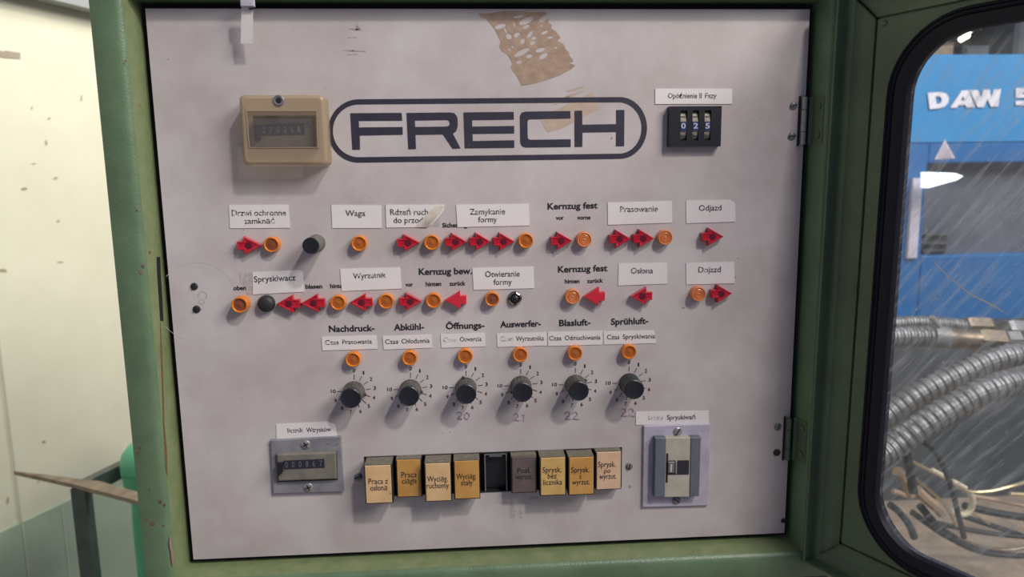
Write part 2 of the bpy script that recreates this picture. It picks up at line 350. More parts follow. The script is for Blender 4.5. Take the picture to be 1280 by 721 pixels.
# headings: (text, x0, baseline0, x1, baseline1, capital height)
for it in (('Kernzug fest', 684.5, 261.6, 747, 260.2, 7.0), ('Kernzug bew.', 523.6, 343.4, 590, 342.2, 7.2), ('Kernzug fest', 697.5, 340.4, 759.3, 338.6, 7.0),
           ('Nachdruck-', 411.3, 414.8, 468.3, 413.4, 7.0), ('Abkühl-', 492.5, 412.8, 530.2, 411.8, 7.0), ('Öffnungs-', 557.3, 411.2, 605.8, 410, 7.0),
           ('Auswerfer-', 625.3, 409.2, 676.2, 407.8, 7.0), ('Blasluft-', 698.9, 407.4, 738.3, 406.4, 7.0), ('Sprühluft-', 763.6, 405.8, 810.4, 404.4, 7.0)):
    printed('printed_heading', [it], 'ink', 0.027)
for it in (('vor', 695, 274.6, 704.8, 274.5, 4.6), ('vorne', 721.5, 274.3, 738.2, 274, 4.6), ('Sicherung', 552.9, 284.2, 584, 283.6, 5), ('oben', 291.8, 362.6, 307.7, 362.2, 4.8),
           ('blasen', 381.9, 360.6, 403, 360.2, 4.8), ('hinten', 412.8, 360, 432, 359.6, 4.8), ('vor', 506.8, 358, 516.4, 357.8, 4.6), ('hinten', 532.4, 357.6, 551.7, 357, 4.8),
           ('zurück', 561.8, 357, 582, 356.4, 4.8), ('hinten', 706, 354, 724.4, 353.6, 4.6), ('zurück', 733.8, 353.6, 753.8, 352.8, 4.6)):
    printed('printed_caption', [it], 'ink', 0.028)
# logo
LH = 0.0003
def px_poly(pts): return [P(x, y, LH) for x, y in pts]
def arc(cx, cy, rx, ry, a0, a1, n=14): return [(cx+rx*math.cos(math.radians(a0+(a1-a0)*i/n)), cy-ry*math.sin(math.radians(a0+(a1-a0)*i/n))) for i in range(n+1)]
def logo(name, polys):
    v, f = curve_shape([px_poly(p) for p in polys]); adopt(mesh(name, flat(v, LH), f, 'logo_ink'), panel)
# capsule border: left arc centred (448.6,163.6), right arc centred (773,160)
outerp = arc(448.5, 163.6, 38.4, 39.6, 92, 268, 26)+arc(774.5, 159.8, 34.3, 38.6, -88, 88, 26)
innerp = arc(448.5, 163.4, 32.4, 33.0, 92, 268, 26)+arc(773.5, 159.8, 28.6, 32.2, -88, 88, 26)
logo('printed_border', [outerp, innerp])
def Z5(pts): return [(400+x/5.814, 100+y/5.814) for x, y in pts]
def Z6(pts): return [(600+x/5.814, 100+y/5.814) for x, y in pts]
logo('printed_letter', [Z5([(220,241),(593,238),(598,295),(282,297),(284,344),(600,341),(602,397),(289,403),(291,506),(235,506)])])
logo('printed_letter', [Z5([(629,239),(940,235),(975,240),(995,262),(1001,290),(1000,340),(990,372),(966,390),(1022,496),(964,499),(893,395),(694,398),(698,501),(642,502)]),
                        Z5([(690,294),(920,290),(938,296),(943,312),(942,324),(934,334),(918,338),(692,341)])])
logo('printed_letter', [Z5([(1043,235)])+Z6([(245,231),(247,287)])+Z5([(1105,291),(1107,338)])+Z6([(248,333),(249,388)])+Z5([(1109,391),(1110,443)])+Z6([(249,437),(250,492)])+Z5([(1052,496)])])
logo('printed_letter', [Z6([(330,229),(657,225),(658,280),(365,285),(350,290),(345,305),(347,415),(352,430),(368,434),(659,430),(660,486),(330,490),(306,480),(293,458),(290,262),(302,238)])])
logo('printed_letter', [Z6([(687,223),(743,222),(744,324),(990,320),(990,218),(1050,217),(1048,480),(988,481),(989,377),(745,381),(744,485),(688,486)])])
# dial scales
DIALS = [(442.8, 489.0), (513.2, 486.6), (582.6, 484.2), (651.0, 482.0), (719.2, 480.6), (786.4, 478.8)]
RPX = 13.6
for cx, cy in DIALS:
    bd = B()
    for k in range(11):
        a = math.radians(27*k); dx, dy = math.sin(a), -math.cos(a)
        r0, r1, rt = 14.8, 21.2, 26.0
        p0 = P(cx+dx*r0, cy+dy*r0); p1 = P(cx+dx*r1, cy+dy*r1)
        d = (Vector(p1)-Vector(p0)).normalized(); n = Vector((-d.y, d.x))*0.00027
        bd.add([(p0[0]-n.x, -LH, p0[1]-n.y), (p1[0]-n.x, -LH, p1[1]-n.y), (p1[0]+n.x, -LH, p1[1]+n.y), (p0[0]+n.x, -LH, p0[1]+n.y)], [(0,1,2,3)])
        tx, ty = cx+dx*rt, cy+dy*rt; wd = 6.0 if k == 10 else 3.0 if k != 1 else 1.7
        text_geo(bd, str(k), tx-wd/2, ty+2.1, tx+wd/2, ty+2.05, 4.0, LH, 0.012)
    adopt(bd.build('dial_scale', 'ink'), panel)
# tape residue (outlines with holes) - left by a poster once taped here
def residue(polys, m='tape_residue', h=0.00015, z=(560, 0, 4.0)):
    v, f = curve_shape([[P(z[0]+x/z[2], z[1]+y/z[2], h) for x, y in p] for p in polys]); return adopt(mesh('tape_residue', flat(v, h), f, m), panel)
def ell(cx, cy, a, b, rot, n=10): return [(cx+a*math.cos(t)*math.cos(rot)-b*math.sin(t)*math.sin(rot), cy+a*math.cos(t)*math.sin(rot)+b*math.sin(t)*math.cos(rot)) for t in (2*math.pi*i/n for i in range(n))]
main = [(150,66),(200,68),(260,58),(300,54),(392,56),(402,62),(440,60),(488,58),(497,72),(470,84),(452,104),(470,112),(506,92),(500,112),(520,124),(514,140),(540,158),(562,186),(548,204),(580,222),(588,246),(606,262),(608,280),(624,296),(626,308),(600,314),(638,326),(622,342),(560,376),(500,398),(440,416),(368,430),(356,404),(344,380),(322,352),(314,336),(322,320),(312,296),(296,272),(272,258),(256,234),(264,210),(252,184),(236,150),(212,118),(190,94),(168,90)]
holes = [ell(262,132,30,12,-.3), ell(392,104,40,15,-.45), ell(352,84,26,7,-.1), ell(345,174,18,11,-.6), ell(305,182,14,16,-.9), ell(374,206,16,10,-1.0), ell(410,172,22,9,-.9), ell(392,133,17,9,-.5), ell(332,124,5,11,0), ell(430,190,14,8,-.4), ell(424,214,16,9,-.5),
         ell(484,162,20,7,-.4), ell(512,187,15,6,-.2), ell(308,248,8,5,0), ell(323,234,6,5,0), ell(370,262,44,13,-.5), ell(462,250,26,11,-.3), ell(478,280,24,12,-.6), ell(407,280,16,10,-.3), ell(356,310,15,8,-.3), ell(540,238,7,6,0), ell(468,128,5,5,0), ell(288,152,6,16,-.3)]
residue([main]+holes)
residue([[(464,600),(530,552),(560,540),(610,512),(680,484),(690,474),(716,460),(730,478),(740,512),(758,542),(700,570),(640,606),(560,646),(500,660),(486,646)]], 'faint_residue', 0.00012)
for p in ([(590,454),(640,440),(680,430),(678,438),(630,452),(596,458)], [(574,486),(600,474),(640,464),(684,450),(676,458),(620,478),(584,490)], [(526,522),(560,498),(600,482),(640,476),(600,492),(556,516),(530,526)]):
    residue([p], 'faint_residue')
# rubbed-off sticker bits, smudges, specks
for cx, cy, L_, z in ((440, 36, 7, 0), (444, 37, 10, 0), (440, 47, 12, 0), (436, 63, 16, 0), (446, 64, 22, 0), (441, 68, 14, 0)):
    pts = []
    for i in range(9): pts.append((cx-L_/2+L_*i/8, cy+random.uniform(-1.1, .1)))
    for i in range(8, -1, -1): pts.append((cx-L_/2+L_*i/8, cy+random.uniform(.1, .9)))
    residue([pts], 'grime', 0.0001, (0, 0, 1))
residue([[(444,38),(449,24),(446,31),(453,38)]], 'grime', 0.0001, (0, 0, 1))
def smudge(cx, cy, rx, ry, m='grime', n=14):
    residue([[(cx+rx*random.uniform(.5, 1.1)*math.cos(2*math.pi*i/n), cy+ry*random.uniform(.5, 1.1)*math.sin(2*math.pi*i/n)) for i in range(n)]], m, 0.0001, (0, 0, 1))
mat('faint_grime', (160, 152, 148), 0.7, rgb2=(182, 175, 173), vscale=300)
for a in ((640, 636, 5, 14), (650, 641, 5, 3), (629, 628, 8, 3), (667, 622, 9, 2)): smudge(*a, m='faint_grime')
for a in ((764.5, 172.5, 2.6, 2.2), (761, 178, 1, .8), (966, 96, 1, 1), (574, 163, .8, .8), (562.5, 540, 1.1, 1), (553, 541, 1, 1), (919, 346.5, 1, 2.2), (854, 385, 3, 1.5), (462, 247, 1, 1), (651, 646.5, 2, 1.4), (787, 608.5, 3, 2.4), (458, 636, 1, 1)): smudge(*a, m='grime', n=9)
mat('faint_line', (186, 176, 172), 0.7, rgb2=(196, 190, 190), vscale=300)
# ring scratched on the left by something that used to turn there
def stroke(name, pts, wpx, m, parent, h=0.0001):
    v = []; f = []
    q = [Vector(P(x, y, h)) for x, y in pts]; wd = wpx/1300.0/2
    for i, p in enumerate(q):
        d = (q[min(i+1, len(q)-1)]-q[max(i-1, 0)]).normalized(); n = Vector((-d.y, d.x))*wd
        v += [(p.x+n.x, -h, p.y+n.y), (p.x-n.x, -h, p.y-n.y)]
    for i in range(len(q)-1): f.append((2*i, 2*i+1, 2*i+3, 2*i+2))
    return adopt(mesh(name, v, f, m), parent)
stroke('ring_scratch', arc(246, 377, 50, 49, 15, 140, 30), 0.6, 'faint_line', panel)
stroke('ring_scratch', arc(246, 377, 50, 49, 200, 260, 30), 0.5, 'faint_line', panel)
stroke('ring_scratch', [(724, 310), (717, 325), (711, 345)], 0.4, 'faint_line', panel)
stroke('glue_ring', arc(253, 369.5, 5.2, 5, -60, 200, 14), 1.2, 'faint_grime', panel)
stroke('glue_ring', arc(252, 377, 3.4, 3, 0, 360, 14), 1.0, 'faint_grime', panel)
# handwriting in purple marker under the dials
def hand(chars, x, y, s):
    G = {'2': [(0, .2), (.25, 0), (.7, .05), (.75, .35), (.3, .7), (.05, .95), (.35, .85), (.8, .95), (1, .85)], '0': [(.5, .05), (.15, .3), (.1, .75), (.4, 1), (.8, .75), (.85, .3), (.5, .05)],
         '1': [(.15, .3), (.55, .05), (.5, .5), (.45, 1)]}
    for c in chars:
        stroke('marker_note', [(x+px*s*.8, y+py*s) for px, py in G[c]], 1.5, 'purple_ink', panel, 0.00035); x += s*.95
hand('20', 571, 515, 9.5); hand('21', 642, 517, 9.5); hand('22', 706, 515, 10); hand('22', 776, 511, 10)

# ---------------------------------------------------------------- screws
SCREW = {}
def slotted(cx, cy, rpx, ang, label, group='slotted screws in the panel', m='dull_steel', h0=0.0, phil=False, parent=None):
    x, z = P(cx, cy, h0+0.001); r = rpx/1310.0
    n = 20
    bd = B(); bd.lathe([(r, 0), (r, 0.0006), (r*0.8, 0.0013), (r*0.35, 0.0016), (0.00005, 0.0016)], n)
    if parent is None:
        t = thing('screw', label, 'screw', (x, -h0, z), group); off = Vector((0, 0, 0))
        hd = bd.build('screw_head', m, t, True)
    else:
        hd = bd.build('screw', m, parent, True); hd.location = Vector((x, -h0, z))-parent.location; t = hd
    def bar(a):
        b2 = B(); c, s = math.cos(a), math.sin(a); L_ = r*(.62 if phil else .95); wv = r*.13
        b2.add([(c*L_-s*wv, -0.00175, s*L_+c*wv), (-c*L_-s*wv, -0.00175, -s*L_+c*wv), (-c*L_+s*wv, -0.00175, -s*L_-c*wv), (c*L_+s*wv, -0.00175, s*L_-c*wv)], [(0,1,2,3)])
        b2.add([(c*L_-s*wv, -0.001, s*L_+c*wv), (-c*L_-s*wv, -0.001, -s*L_+c*wv), (-c*L_+s*wv, -0.001, -s*L_-c*wv), (c*L_+s*wv, -0.001, s*L_-c*wv)], [(0,1,2,3)]); return b2
    sl = bar(math.radians(ang))
    if phil: b3 = bar(math.radians(ang+90)); sl.add(b3.v, b3.f)
    s = sl.build('screw_slot', 'black_gap', hd)
    return t
slotted(242.5, 358, 4.4, 60, 'dark slotted screw at the far left of the panel, upper of two', m='black_matte')
slotted(245.5, 386.5, 4.6, 30, 'dark slotted screw at the far left of the panel, lower of two', m='black_matte')
slotted(447.6, 596.5, 5.2, 10, 'dark slotted screw left of the row of push keys', m='dull_steel')
slotted(786.8, 583, 4.7, 75, 'slotted screw right of the row of push keys')
slotted(992.3, 132, 4.6, 20, 'slotted panel screw beside the upper hinge, upper of two')
slotted(990.3, 170, 4.8, 5, 'slotted panel screw beside the upper hinge, lower of two')
slotted(972.6, 533.6, 4.8, 70, 'slotted panel screw beside the lower hinge, upper of two')
slotted(971.4, 565.8, 4.8, 20, 'slotted panel screw beside the lower hinge, lower of two', m='black_matte')
slotted(979.5, 651, 3.4, 20, 'small dark screw at the lower right corner of the panel', m='black_matte')

# ---------------------------------------------------------------- hinges between panel and right post
def hinge(y0, y1, xk0, xk1, label, m, screws):
    x0, z1 = P(xk0, y0, 0.002); x1, z0 = P(xk1, y1, 0.002); xm = (x0+x1)/2
    t = thing('panel_hinge', label, 'hinge', (xm, 0, z0), 'hinges on the right edge of the panel')
    H = z1-z0; r = 0.0026
    for k in range(3):
        a = H*(0, .27, .73)[k]+0.0003; b = H*(.27, .73, 1)[k]-0.0003
        bd = B(); bd.tube([(0, -0.0028, a), (0, -0.0028, b)], r, 14); bd.build('knuckle', m, t, True)
    bd = B(); bd.box(-0.0045, -0.0026, -0.0008, 0.001, -0.001, H+0.001); bd.build('leaf', 'black_gap', t)
    lp_ = [(.3030, .0022), (.3064, .0030), (.3070, .0060), (.3084, .0105), (.3103, .0160)]; bd = B()
    bd.add([(X-xm, -hh, zz) for zz in (0, H) for X, hh in lp_], [(i, i+1, i+6, i+5) for i in range(4)]); o = bd.build('leaf', 'door_paint', t)
    for fz in (0.2, 0.8):
        b2 = B(); c = Vector((.3082-xm, -0.0100, H*fz)); nrm = Vector((-0.95, -0.30, 0)).normalized(); a = nrm.cross(Vector((0, 0, 1))); bb = Vector((0, 0, 1))
        pts = [c+nrm*0.001+(a*math.cos(q)+bb*math.sin(q))*0.0034 for q in (2*math.pi*i/14 for i in range(14))]
        b2.add(pts+[p-nrm*0.0012 for p in pts], [tuple(range(14))]+[(i, (i+1) % 14, 14+(i+1) % 14, 14+i) for i in range(14)]); b2.build('hinge_screw', 'door_paint', t)
hinge(121, 181, 1006, 1002.5, 'upper bright steel hinge joining panel and right post', 'steel', None)
hinge(522, 574.5, 986.5, 983.5, 'lower dark painted hinge joining panel and right post', 'door_paint', None)

# ---------------------------------------------------------------- paper stickers
def sticker(quad, texts, label, h=0.0006, m='paper', ink='worn_ink', name='paper_sticker', cut=None, group='paper stickers on the panel'):
    q = [P(x, y, h) for x, y in quad]
    cx = sum(a for a, b in q)/len(q); cz = min(b for a, b in q)
    bd = B(); bd.prism(q, 0.0001, h)
    o = top_mesh(bd, name, m, label, 'sticker', (cx, 0, cz), group)
    for it in texts:
        bt = B(); text_geo(bt, *it[:6], h+0.00015, (it[6] if len(it) > 6 else 0.004)+0.006); adopt(bt.build('lettering', it[7] if len(it) > 7 else ink), o)
    return o
sticker([(286,256.3),(360.3,255.6),(362.5,284.7),(287.5,285.3)], [('Drzwi ochronne', 289.8, 269.6, 357.6, 269.2, 6.6), ('zamknąć', 305.6, 279.6, 343.8, 279.2, 6.4)], "white paper sticker reading 'Drzwi ochronne zamknąć' at the upper left")
sticker([(414,256),(476.5,256.4),(477.2,285),(415.3,285)], [('Waga', 431.8, 269.9, 456.6, 269.9, 6.6, .004, 'light_worn_ink')], "white paper sticker reading 'Waga'")
s_ = sticker([(482,255.8),(555.6,255.8),(554.6,263),(548,272),(540,280),(534,284),(482.9,284.4)], [('Rdzeń ruch', 487.8, 268.6, 535.2, 268.4, 6.6, .004, 'light_worn_ink'), ('do przodu', 492, 278.6, 533.6, 278.4, 6.4, .004, 'light_worn_ink')], "white paper sticker reading 'Rdzeń ruch do przodu' with a peeling corner")
# the peeled corner curls up towards the lamp
cv = []; cf = []
for i in range(7):
    t = i/6; a0 = Vector((555.6, 256.8))*(1-t)+Vector((534, 284))*t; a1 = Vector((543, 258))*(1-t)+Vector((518, 284))*t
    for j in range(5):
        u = j/4; p = a1*(1-u)+a0*u; hh = 0.0007+0.004*math.sin(math.pi*t)*u**1.5+0.0006*u; x, z = P(p.x, p.y, hh); cv.append((x, -hh, z))
for i in range(6):
    for j in range(4): cf.append((i*5+j, i*5+j+1, i*5+j+6, i*5+j+5))
adopt(mesh('curled_corner', cv, cf, 'aged_paper', None, True), s_)
sticker([(570,255.8),(661,254.6),(662,281.8),(571.8,283.9)], [('Zamykanie', 587.2, 268.2, 631.4, 267.6, 6.6), ('formy', 597.8, 277.8, 621.4, 277.4, 6.4, .004, 'light_worn_ink')], "white paper sticker reading 'Zamykanie formy'")
sticker([(759.7,253.1),(840,251),(840.3,278.3),(760,281)], [('Prasowanie', 775.2, 265, 822.2, 264.2, 6.6)], "white paper sticker reading 'Prasowanie'")
sticker([(857.6,250.5),(913,249.5),(919,254),(919.4,277.2),(857.9,279)], [('Odjazd', 873.6, 263.4, 901.8, 262.8, 6.4, .004, 'light_worn_ink')], "white paper sticker reading 'Odjazd' at the upper right")
sticker([(315.6,340.3),(374,337.4),(378.4,341),(380,364.5),(316.2,368)], [('Spryskiwacz', 317.6, 352.6, 369.8, 350.2, 6.6, .006, 'light_worn_ink')], "wrinkled white paper sticker reading 'Spryskiwacz'")
sticker([(425,336),(500,334),(502,360.6),(427.3,363.8)], [('Wyrzutnik', 441.6, 348.4, 482.6, 346.6, 6.4)], "white paper sticker reading 'Wyrzutnik'")
sticker([(590.5,334.8),(667,333),(667.8,360.2),(592,362.2)], [('Otwieranie', 606.4, 346.2, 649.6, 345.4, 6.6, .004, 'light_worn_ink'), ('formy', 617, 356, 640, 355.4, 6.4, .004, 'light_worn_ink')], "white paper sticker reading 'Otwieranie formy'")
sticker([(773.3,329.2),(834,328.3),(834.2,354.6),(772.8,356.8)], [('Osłona', 788.6, 341.8, 816.2, 341.4, 6.4, .004, 'light_worn_ink')], "white paper sticker reading 'Osłona'")
sticker([(857.6,328.7),(917.9,327.2),(918.5,354),(857.9,355.5)], [('Dojazd', 872.8, 340.6, 901, 340, 6.4, .004, 'light_worn_ink')], "white paper sticker reading 'Dojazd'")
sticker([(401.9,421.2),(470.4,418.8),(471.7,436),(403,438)], [('Czas', 406.4, 430.8, 423.6, 430.4, 5.2), ('Prasowania', 428, 430.2, 465, 429.2, 5.2, .004, 'light_worn_ink')], "narrow white sticker reading 'Czas Prasowania' above the first dial")
sticker([(478.3,420.1),(539.6,417.9),(540.3,434.5),(479.6,436.9)], [('Czas', 481.4, 429.8, 498, 429.4, 5.2, .004, 'light_worn_ink'), ('Chłodzenia', 502, 429.2, 537, 428.2, 5.2, .004, 'light_worn_ink')], "narrow white sticker reading 'Czas Chłodzenia' above the second dial")
sticker([(550.8,418),(606.3,416.1),(606.7,433),(551.7,434.7)], [('Czas', 554, 427.4, 570.6, 427, 5.2, .004, 'faded_ink'), ('Otwarcia', 575, 426.8, 602, 426, 5.2)], "narrow white sticker with half faded 'Czas Otwarcia' above the third dial")
sticker([(621.2,417),(683.2,415.2),(683.5,431.8),(621.7,433.8)], [('Czas', 625.6, 426.2, 641.4, 426, 5.2, .004, 'faded_ink'), ('Wyrzutnika', 645, 426, 680, 425.2, 5.2, .004, 'light_worn_ink')], "narrow white sticker with 'Czas Wyrzutnika' above the fourth dial")
sticker([(685,414.9),(753,413.4),(753.3,430.6),(685.2,432.4)], [('Czas', 686.4, 425.4, 701.6, 425.2, 5.2, .004, 'light_worn_ink'), ('Odmuchiwania', 706, 425, 750.6, 424.2, 5.2, .004, 'light_worn_ink')], "narrow white sticker reading 'Czas Odmuchiwania' above the fifth dial")
sticker([(754.6,414.3),(817.6,412.9),(820.5,428.8),(754.7,430.6)], [('Czas', 758.6, 424, 774.4, 423.8, 5.2, .004, 'light_worn_ink'), ('Spryskiwania', 778.4, 423.6, 819, 422.6, 5.2, .004, 'light_worn_ink')], "narrow white sticker reading 'Czas Spryskiwania' above the sixth dial")
sticker([(819,110.8),(915.2,110.8),(915.2,130),(819,130)], [('Opóźnienie II', 835, 122.6, 877, 122.6, 5.8, .002, 'light_worn_ink'), ('Fazy', 881.4, 122.6, 895.8, 122.4, 5.8, .002, 'light_worn_ink')], "white sticker reading 'Opóźnienie II Fazy' above the black thumbwheel switch")
sticker([(345.2,530.2),(411,526.8),(418.6,531),(421.5,545),(345.8,548.6)], [('licznik', 359.6, 540.6, 379, 540, 5.0), ('Wtrysków', 383, 540.2, 414, 539, 5.2, .006, 'light_worn_ink')], "white sticker reading 'licznik Wtrysków' above the lower left counter")
sticker([(794.7,514.5),(885.8,513.3),(886.2,529.7),(795,531)], [('Liczba', 810.4, 524.6, 829, 524.4, 5.0, .004, 'faded_ink'), ('Spryskiwań', 833.6, 524.4, 869, 523.8, 5.2, .008, 'light_worn_ink')], "white sticker reading 'Liczba Spryskiwań' above the lower right counter")
# old torn sticker left of the Spryskiwacz one
def scrap(pts, label, h=0.00016, m='aged_paper'):
    q = [P(x, y, h) for x, y in pts]; bd = B(); bd.prism(q, 0.00005, h)
    top_mesh(bd, 'sticker_scrap', m, label, 'sticker', (q[0][0], 0, min(b for a, b in q)))
mat('old_glue', (162, 156, 156), 0.6, rgb2=(188, 182, 180), vscale=260)
scrap([(306,341),(311,339),(315,341),(316,350),(316,362),(315.8,368),(309,369),(305,360),(303,352)], 'torn greyish sticker scrap left of the Spryskiwacz sticker', m='old_glue')
scrap([(298.6,340.4),(302.6,340),(302.0,347),(301.2,355),(300.2,355),(299.4,348)], 'thin grimy strip of old glue above the leftmost amber lamp', m='old_glue')
scrap([(543,262),(548,258),(550,266),(549,283),(540,282),(536,283.6)], 'grey glue remnant under the peeled corner of the Rdzeń sticker', 0.0003, 'old_glue')

# ---------------------------------------------------------------- indicator lamps
def amber_lamp(cx, cy, label, kind='amber', r=9.3, h=0.0072):
    x, z = P(cx, cy, h); R_ = r/1310.0*1.0
    t = thing('indicator_lamp', label, 'indicator lamp', (x, 0, z), 'round amber indicator lamps')
    body, core = {'amber': ('amber', 'amber_core'), 'dark': ('amber', 'amber_core_dark'), 'peach': ('peach', 'peach_core')}[kind]
    bd = B(); bd.lathe([(R_*1.04, 0), (R_*1.03, h*.75), (R_*.98, h*.93), (R_*.92, h), (R_*.86, h), (R_*.78, h*.92), (R_*.74, h*.84)], 36)
    bd.build('lens', body, t, True)
    k = h*.82
    bd = B(); k = h*.86; pr = [(R_*.745, k)]
    if kind == 'peach': pr = [(R_*.745, h*.86), (R_*.6, h*.95), (R_*.5, h*.86), (R_*.4, h*.95), (R_*.3, h*.86), (R_*.12, h*.92), (0.00004, h*.95)]
    else: pr += [(R_*.5, k*.985), (R_*.3, k*1.03), (R_*.1, k*1.08), (0.00004, k*1.10)]
    bd.lathe(pr, 36); bd.build('lens_center', core, t, True)
    return t
for a in ((338.9, 305.9, "amber lamp beside the red arrow under 'Drzwi ochronne'", 'dark'), (448.6, 304.5, "amber lamp under the 'Waga' sticker"),
          (539.5, 303.3, "amber lamp under the 'Rdzeń' sticker, between two red arrows"), (657.4, 301, "amber lamp under the right end of the 'Zamykanie formy' sticker"),
          (730.5, 299.6, "dull amber lamp under the printed word 'vorne'", 'peach'), (832, 297, "dull amber lamp under the right end of the 'Prasowanie' sticker", 'peach'),
          (299.0, 381.4, "amber lamp under the printed word 'oben' at the far left", 'dark', 9.8, 0.011), (422.2, 378.6, "amber lamp under the half hidden word left of the 'Wyrzutnik' sticker"),
          (482.3, 376.9, "amber lamp under the right part of the 'Wyrzutnik' sticker"), (541.7, 376, "amber lamp under 'hinten' of the heading 'Kernzug bew.'"),
          (615.2, 374.2, "amber lamp under the 'Otwieranie formy' sticker", 'dark', 9), (716, 371.2, "pale peach lamp under 'hinten' of the heading 'Kernzug fest'", 'peach'),
          (873.6, 367.7, "dull amber lamp under the 'Dojazd' sticker", 'peach'),
          (441, 449.8, 'amber lamp above the first dial from the left'), (511.8, 448, 'amber lamp above the second dial from the left'), (581.6, 445.7, 'amber lamp above the third dial from the left'),
          (650.4, 443.9, 'amber lamp above the fourth dial from the left'), (719, 441.9, 'amber lamp above the fifth dial from the left'), (786.8, 440.3, 'amber lamp above the sixth dial, rightmost')):
    amber_lamp(*a) if len(a) > 3 else amber_lamp(*a[:3])
ARW = [(0, .27), (.28, .27), (.28, 0), (1, .5), (.28, 1), (.28, .73), (0, .73)]
def arrow_lamp(x0, x1, y0, y1, direction, label, faded=False):
    h = 0.0068
    a = P(x0, y1, h); b = P(x1, y0, h); wx = b[0]-a[0]; wz = b[1]-a[1]; cx = (a[0]+b[0])/2; cz = (a[1]+b[1])/2
    t = thing('arrow_lamp', label, 'indicator lamp', (cx, 0, cz), 'red arrow shaped indicator lamps')
    def poly(ins):
        pts = [Vector(((u-.5)*wx*(1 if direction == 'right' else -1), (v_-.5)*wz)) for u, v_ in ARW]
        if direction == 'left': pts = pts[::-1]
        if ins == 0: return [tuple(p) for p in pts]
        out = []; n = len(pts)
        for i in range(n):
            p0, p, p1 = pts[i-1], pts[i], pts[(i+1) % n]; d0 = (p-p0).normalized(); d1 = (p1-p).normalized()
            n0 = Vector((-d0.y, d0.x)); n1 = Vector((-d1.y, d1.x)); bis = n0+n1; k = ins/max(0.35, (1+n0.dot(n1))); q = p+bis*k
            out.append(tuple(q))
        return out
    bd = B(); n = 7; loops = [(poly(0), 0), (poly(0), h*.85), (poly(0.0005), h)]
    if not faded: loops += [(poly(0.0013), h), (poly(0.0019), h*.92)]
    v = []; f = []
    for lp, hh in loops: v += [(x, -hh, z) for x, z in lp]
    for k in range(len(loops)-1):
        for i in range(n): f.append((k*n+i, k*n+(i+1) % n, (k+1)*n+(i+1) % n, (k+1)*n+i))
    kk = (len(loops)-1)*n
    if direction == 'right': tri = [(0, 1, 5, 6), (1, 3, 5), (1, 2, 3), (3, 4, 5)]
    else: tri = [(0, 1, 5, 6), (1, 3, 5), (1, 2, 3), (3, 4, 5)]
    f += [tuple(kk+i for i in q) for q in tri]
    bd.add(v, f); o = bd.build('lens', 'red_faded' if faded else 'red_lens', t)
    if not faded:
        s = 1 if direction == 'right' else -1
        bd = B(); bd.lathe([(0.0034, h*.90), (0.0033, h*.935), (0.0024, h*.95), (0.0001, h*.955)], 6 if False else 18, cx=-wx*.03*s); bd.build('bulb_window', 'red_core', t, True)
    return t
arrow_lamp(296.6, 325.8, 295, 319, 'right', "red right-pointing arrow lamp under 'Drzwi ochronne', leftmost of its row")
arrow_lamp(496.6, 524.5, 292, 315, 'right', "red right-pointing arrow lamp under the 'Rdzeń' sticker")
arrow_lamp(556.8, 583.8, 290.7, 314.3, 'right', "red arrow lamp, first of three under the 'Zamykanie formy' sticker")
arrow_lamp(587.2, 613.6, 290.2, 314, 'right', "red arrow lamp, middle of three under the 'Zamykanie formy' sticker")
arrow_lamp(616.8, 643.5, 290.2, 313.8, 'right', "red arrow lamp, last of three under the 'Zamykanie formy' sticker")
arrow_lamp(689, 716, 289.3, 312.7, 'right', "red right-pointing arrow lamp under the printed word 'vor' of the upper 'Kernzug fest'")
arrow_lamp(762, 789.3, 286.7, 310.6, 'right', "red arrow lamp, left of two under the 'Prasowanie' sticker")
arrow_lamp(791.4, 818.6, 286.2, 310, 'right', "red arrow lamp, right of two under the 'Prasowanie' sticker")
arrow_lamp(877.8, 905.8, 284.3, 307.5, 'right', "red right-pointing arrow lamp under the 'Odjazd' sticker")
arrow_lamp(345.3, 373.9, 368, 392, 'left', "red left-pointing arrow lamp right of the black dome button")
arrow_lamp(376.2, 405, 367, 391, 'left', "red left-pointing arrow lamp under the printed word 'blasen'")
arrow_lamp(436.7, 464.8, 366.4, 389.8, 'left', "red left-pointing arrow lamp under the 'Wyrzutnik' sticker")
arrow_lamp(500, 526.9, 365.3, 388.7, 'right', "red right-pointing arrow lamp under 'vor' of 'Kernzug bew.'")
arrow_lamp(556.3, 582.8, 363.8, 386.9, 'left', "plain bright red left-pointing arrow under 'zurück' of 'Kernzug bew.'", True)
arrow_lamp(730, 756.6, 359, 382.8, 'left', "plain crimson left-pointing arrow under 'zurück' of 'Kernzug fest'", True)
arrow_lamp(788.6, 816, 358.8, 382, 'left', "red left-pointing arrow lamp under the 'Osłona' sticker")
arrow_lamp(889.4, 916.4, 355.7, 378.9, 'right', "red right-pointing arrow lamp under the 'Dojazd' sticker")

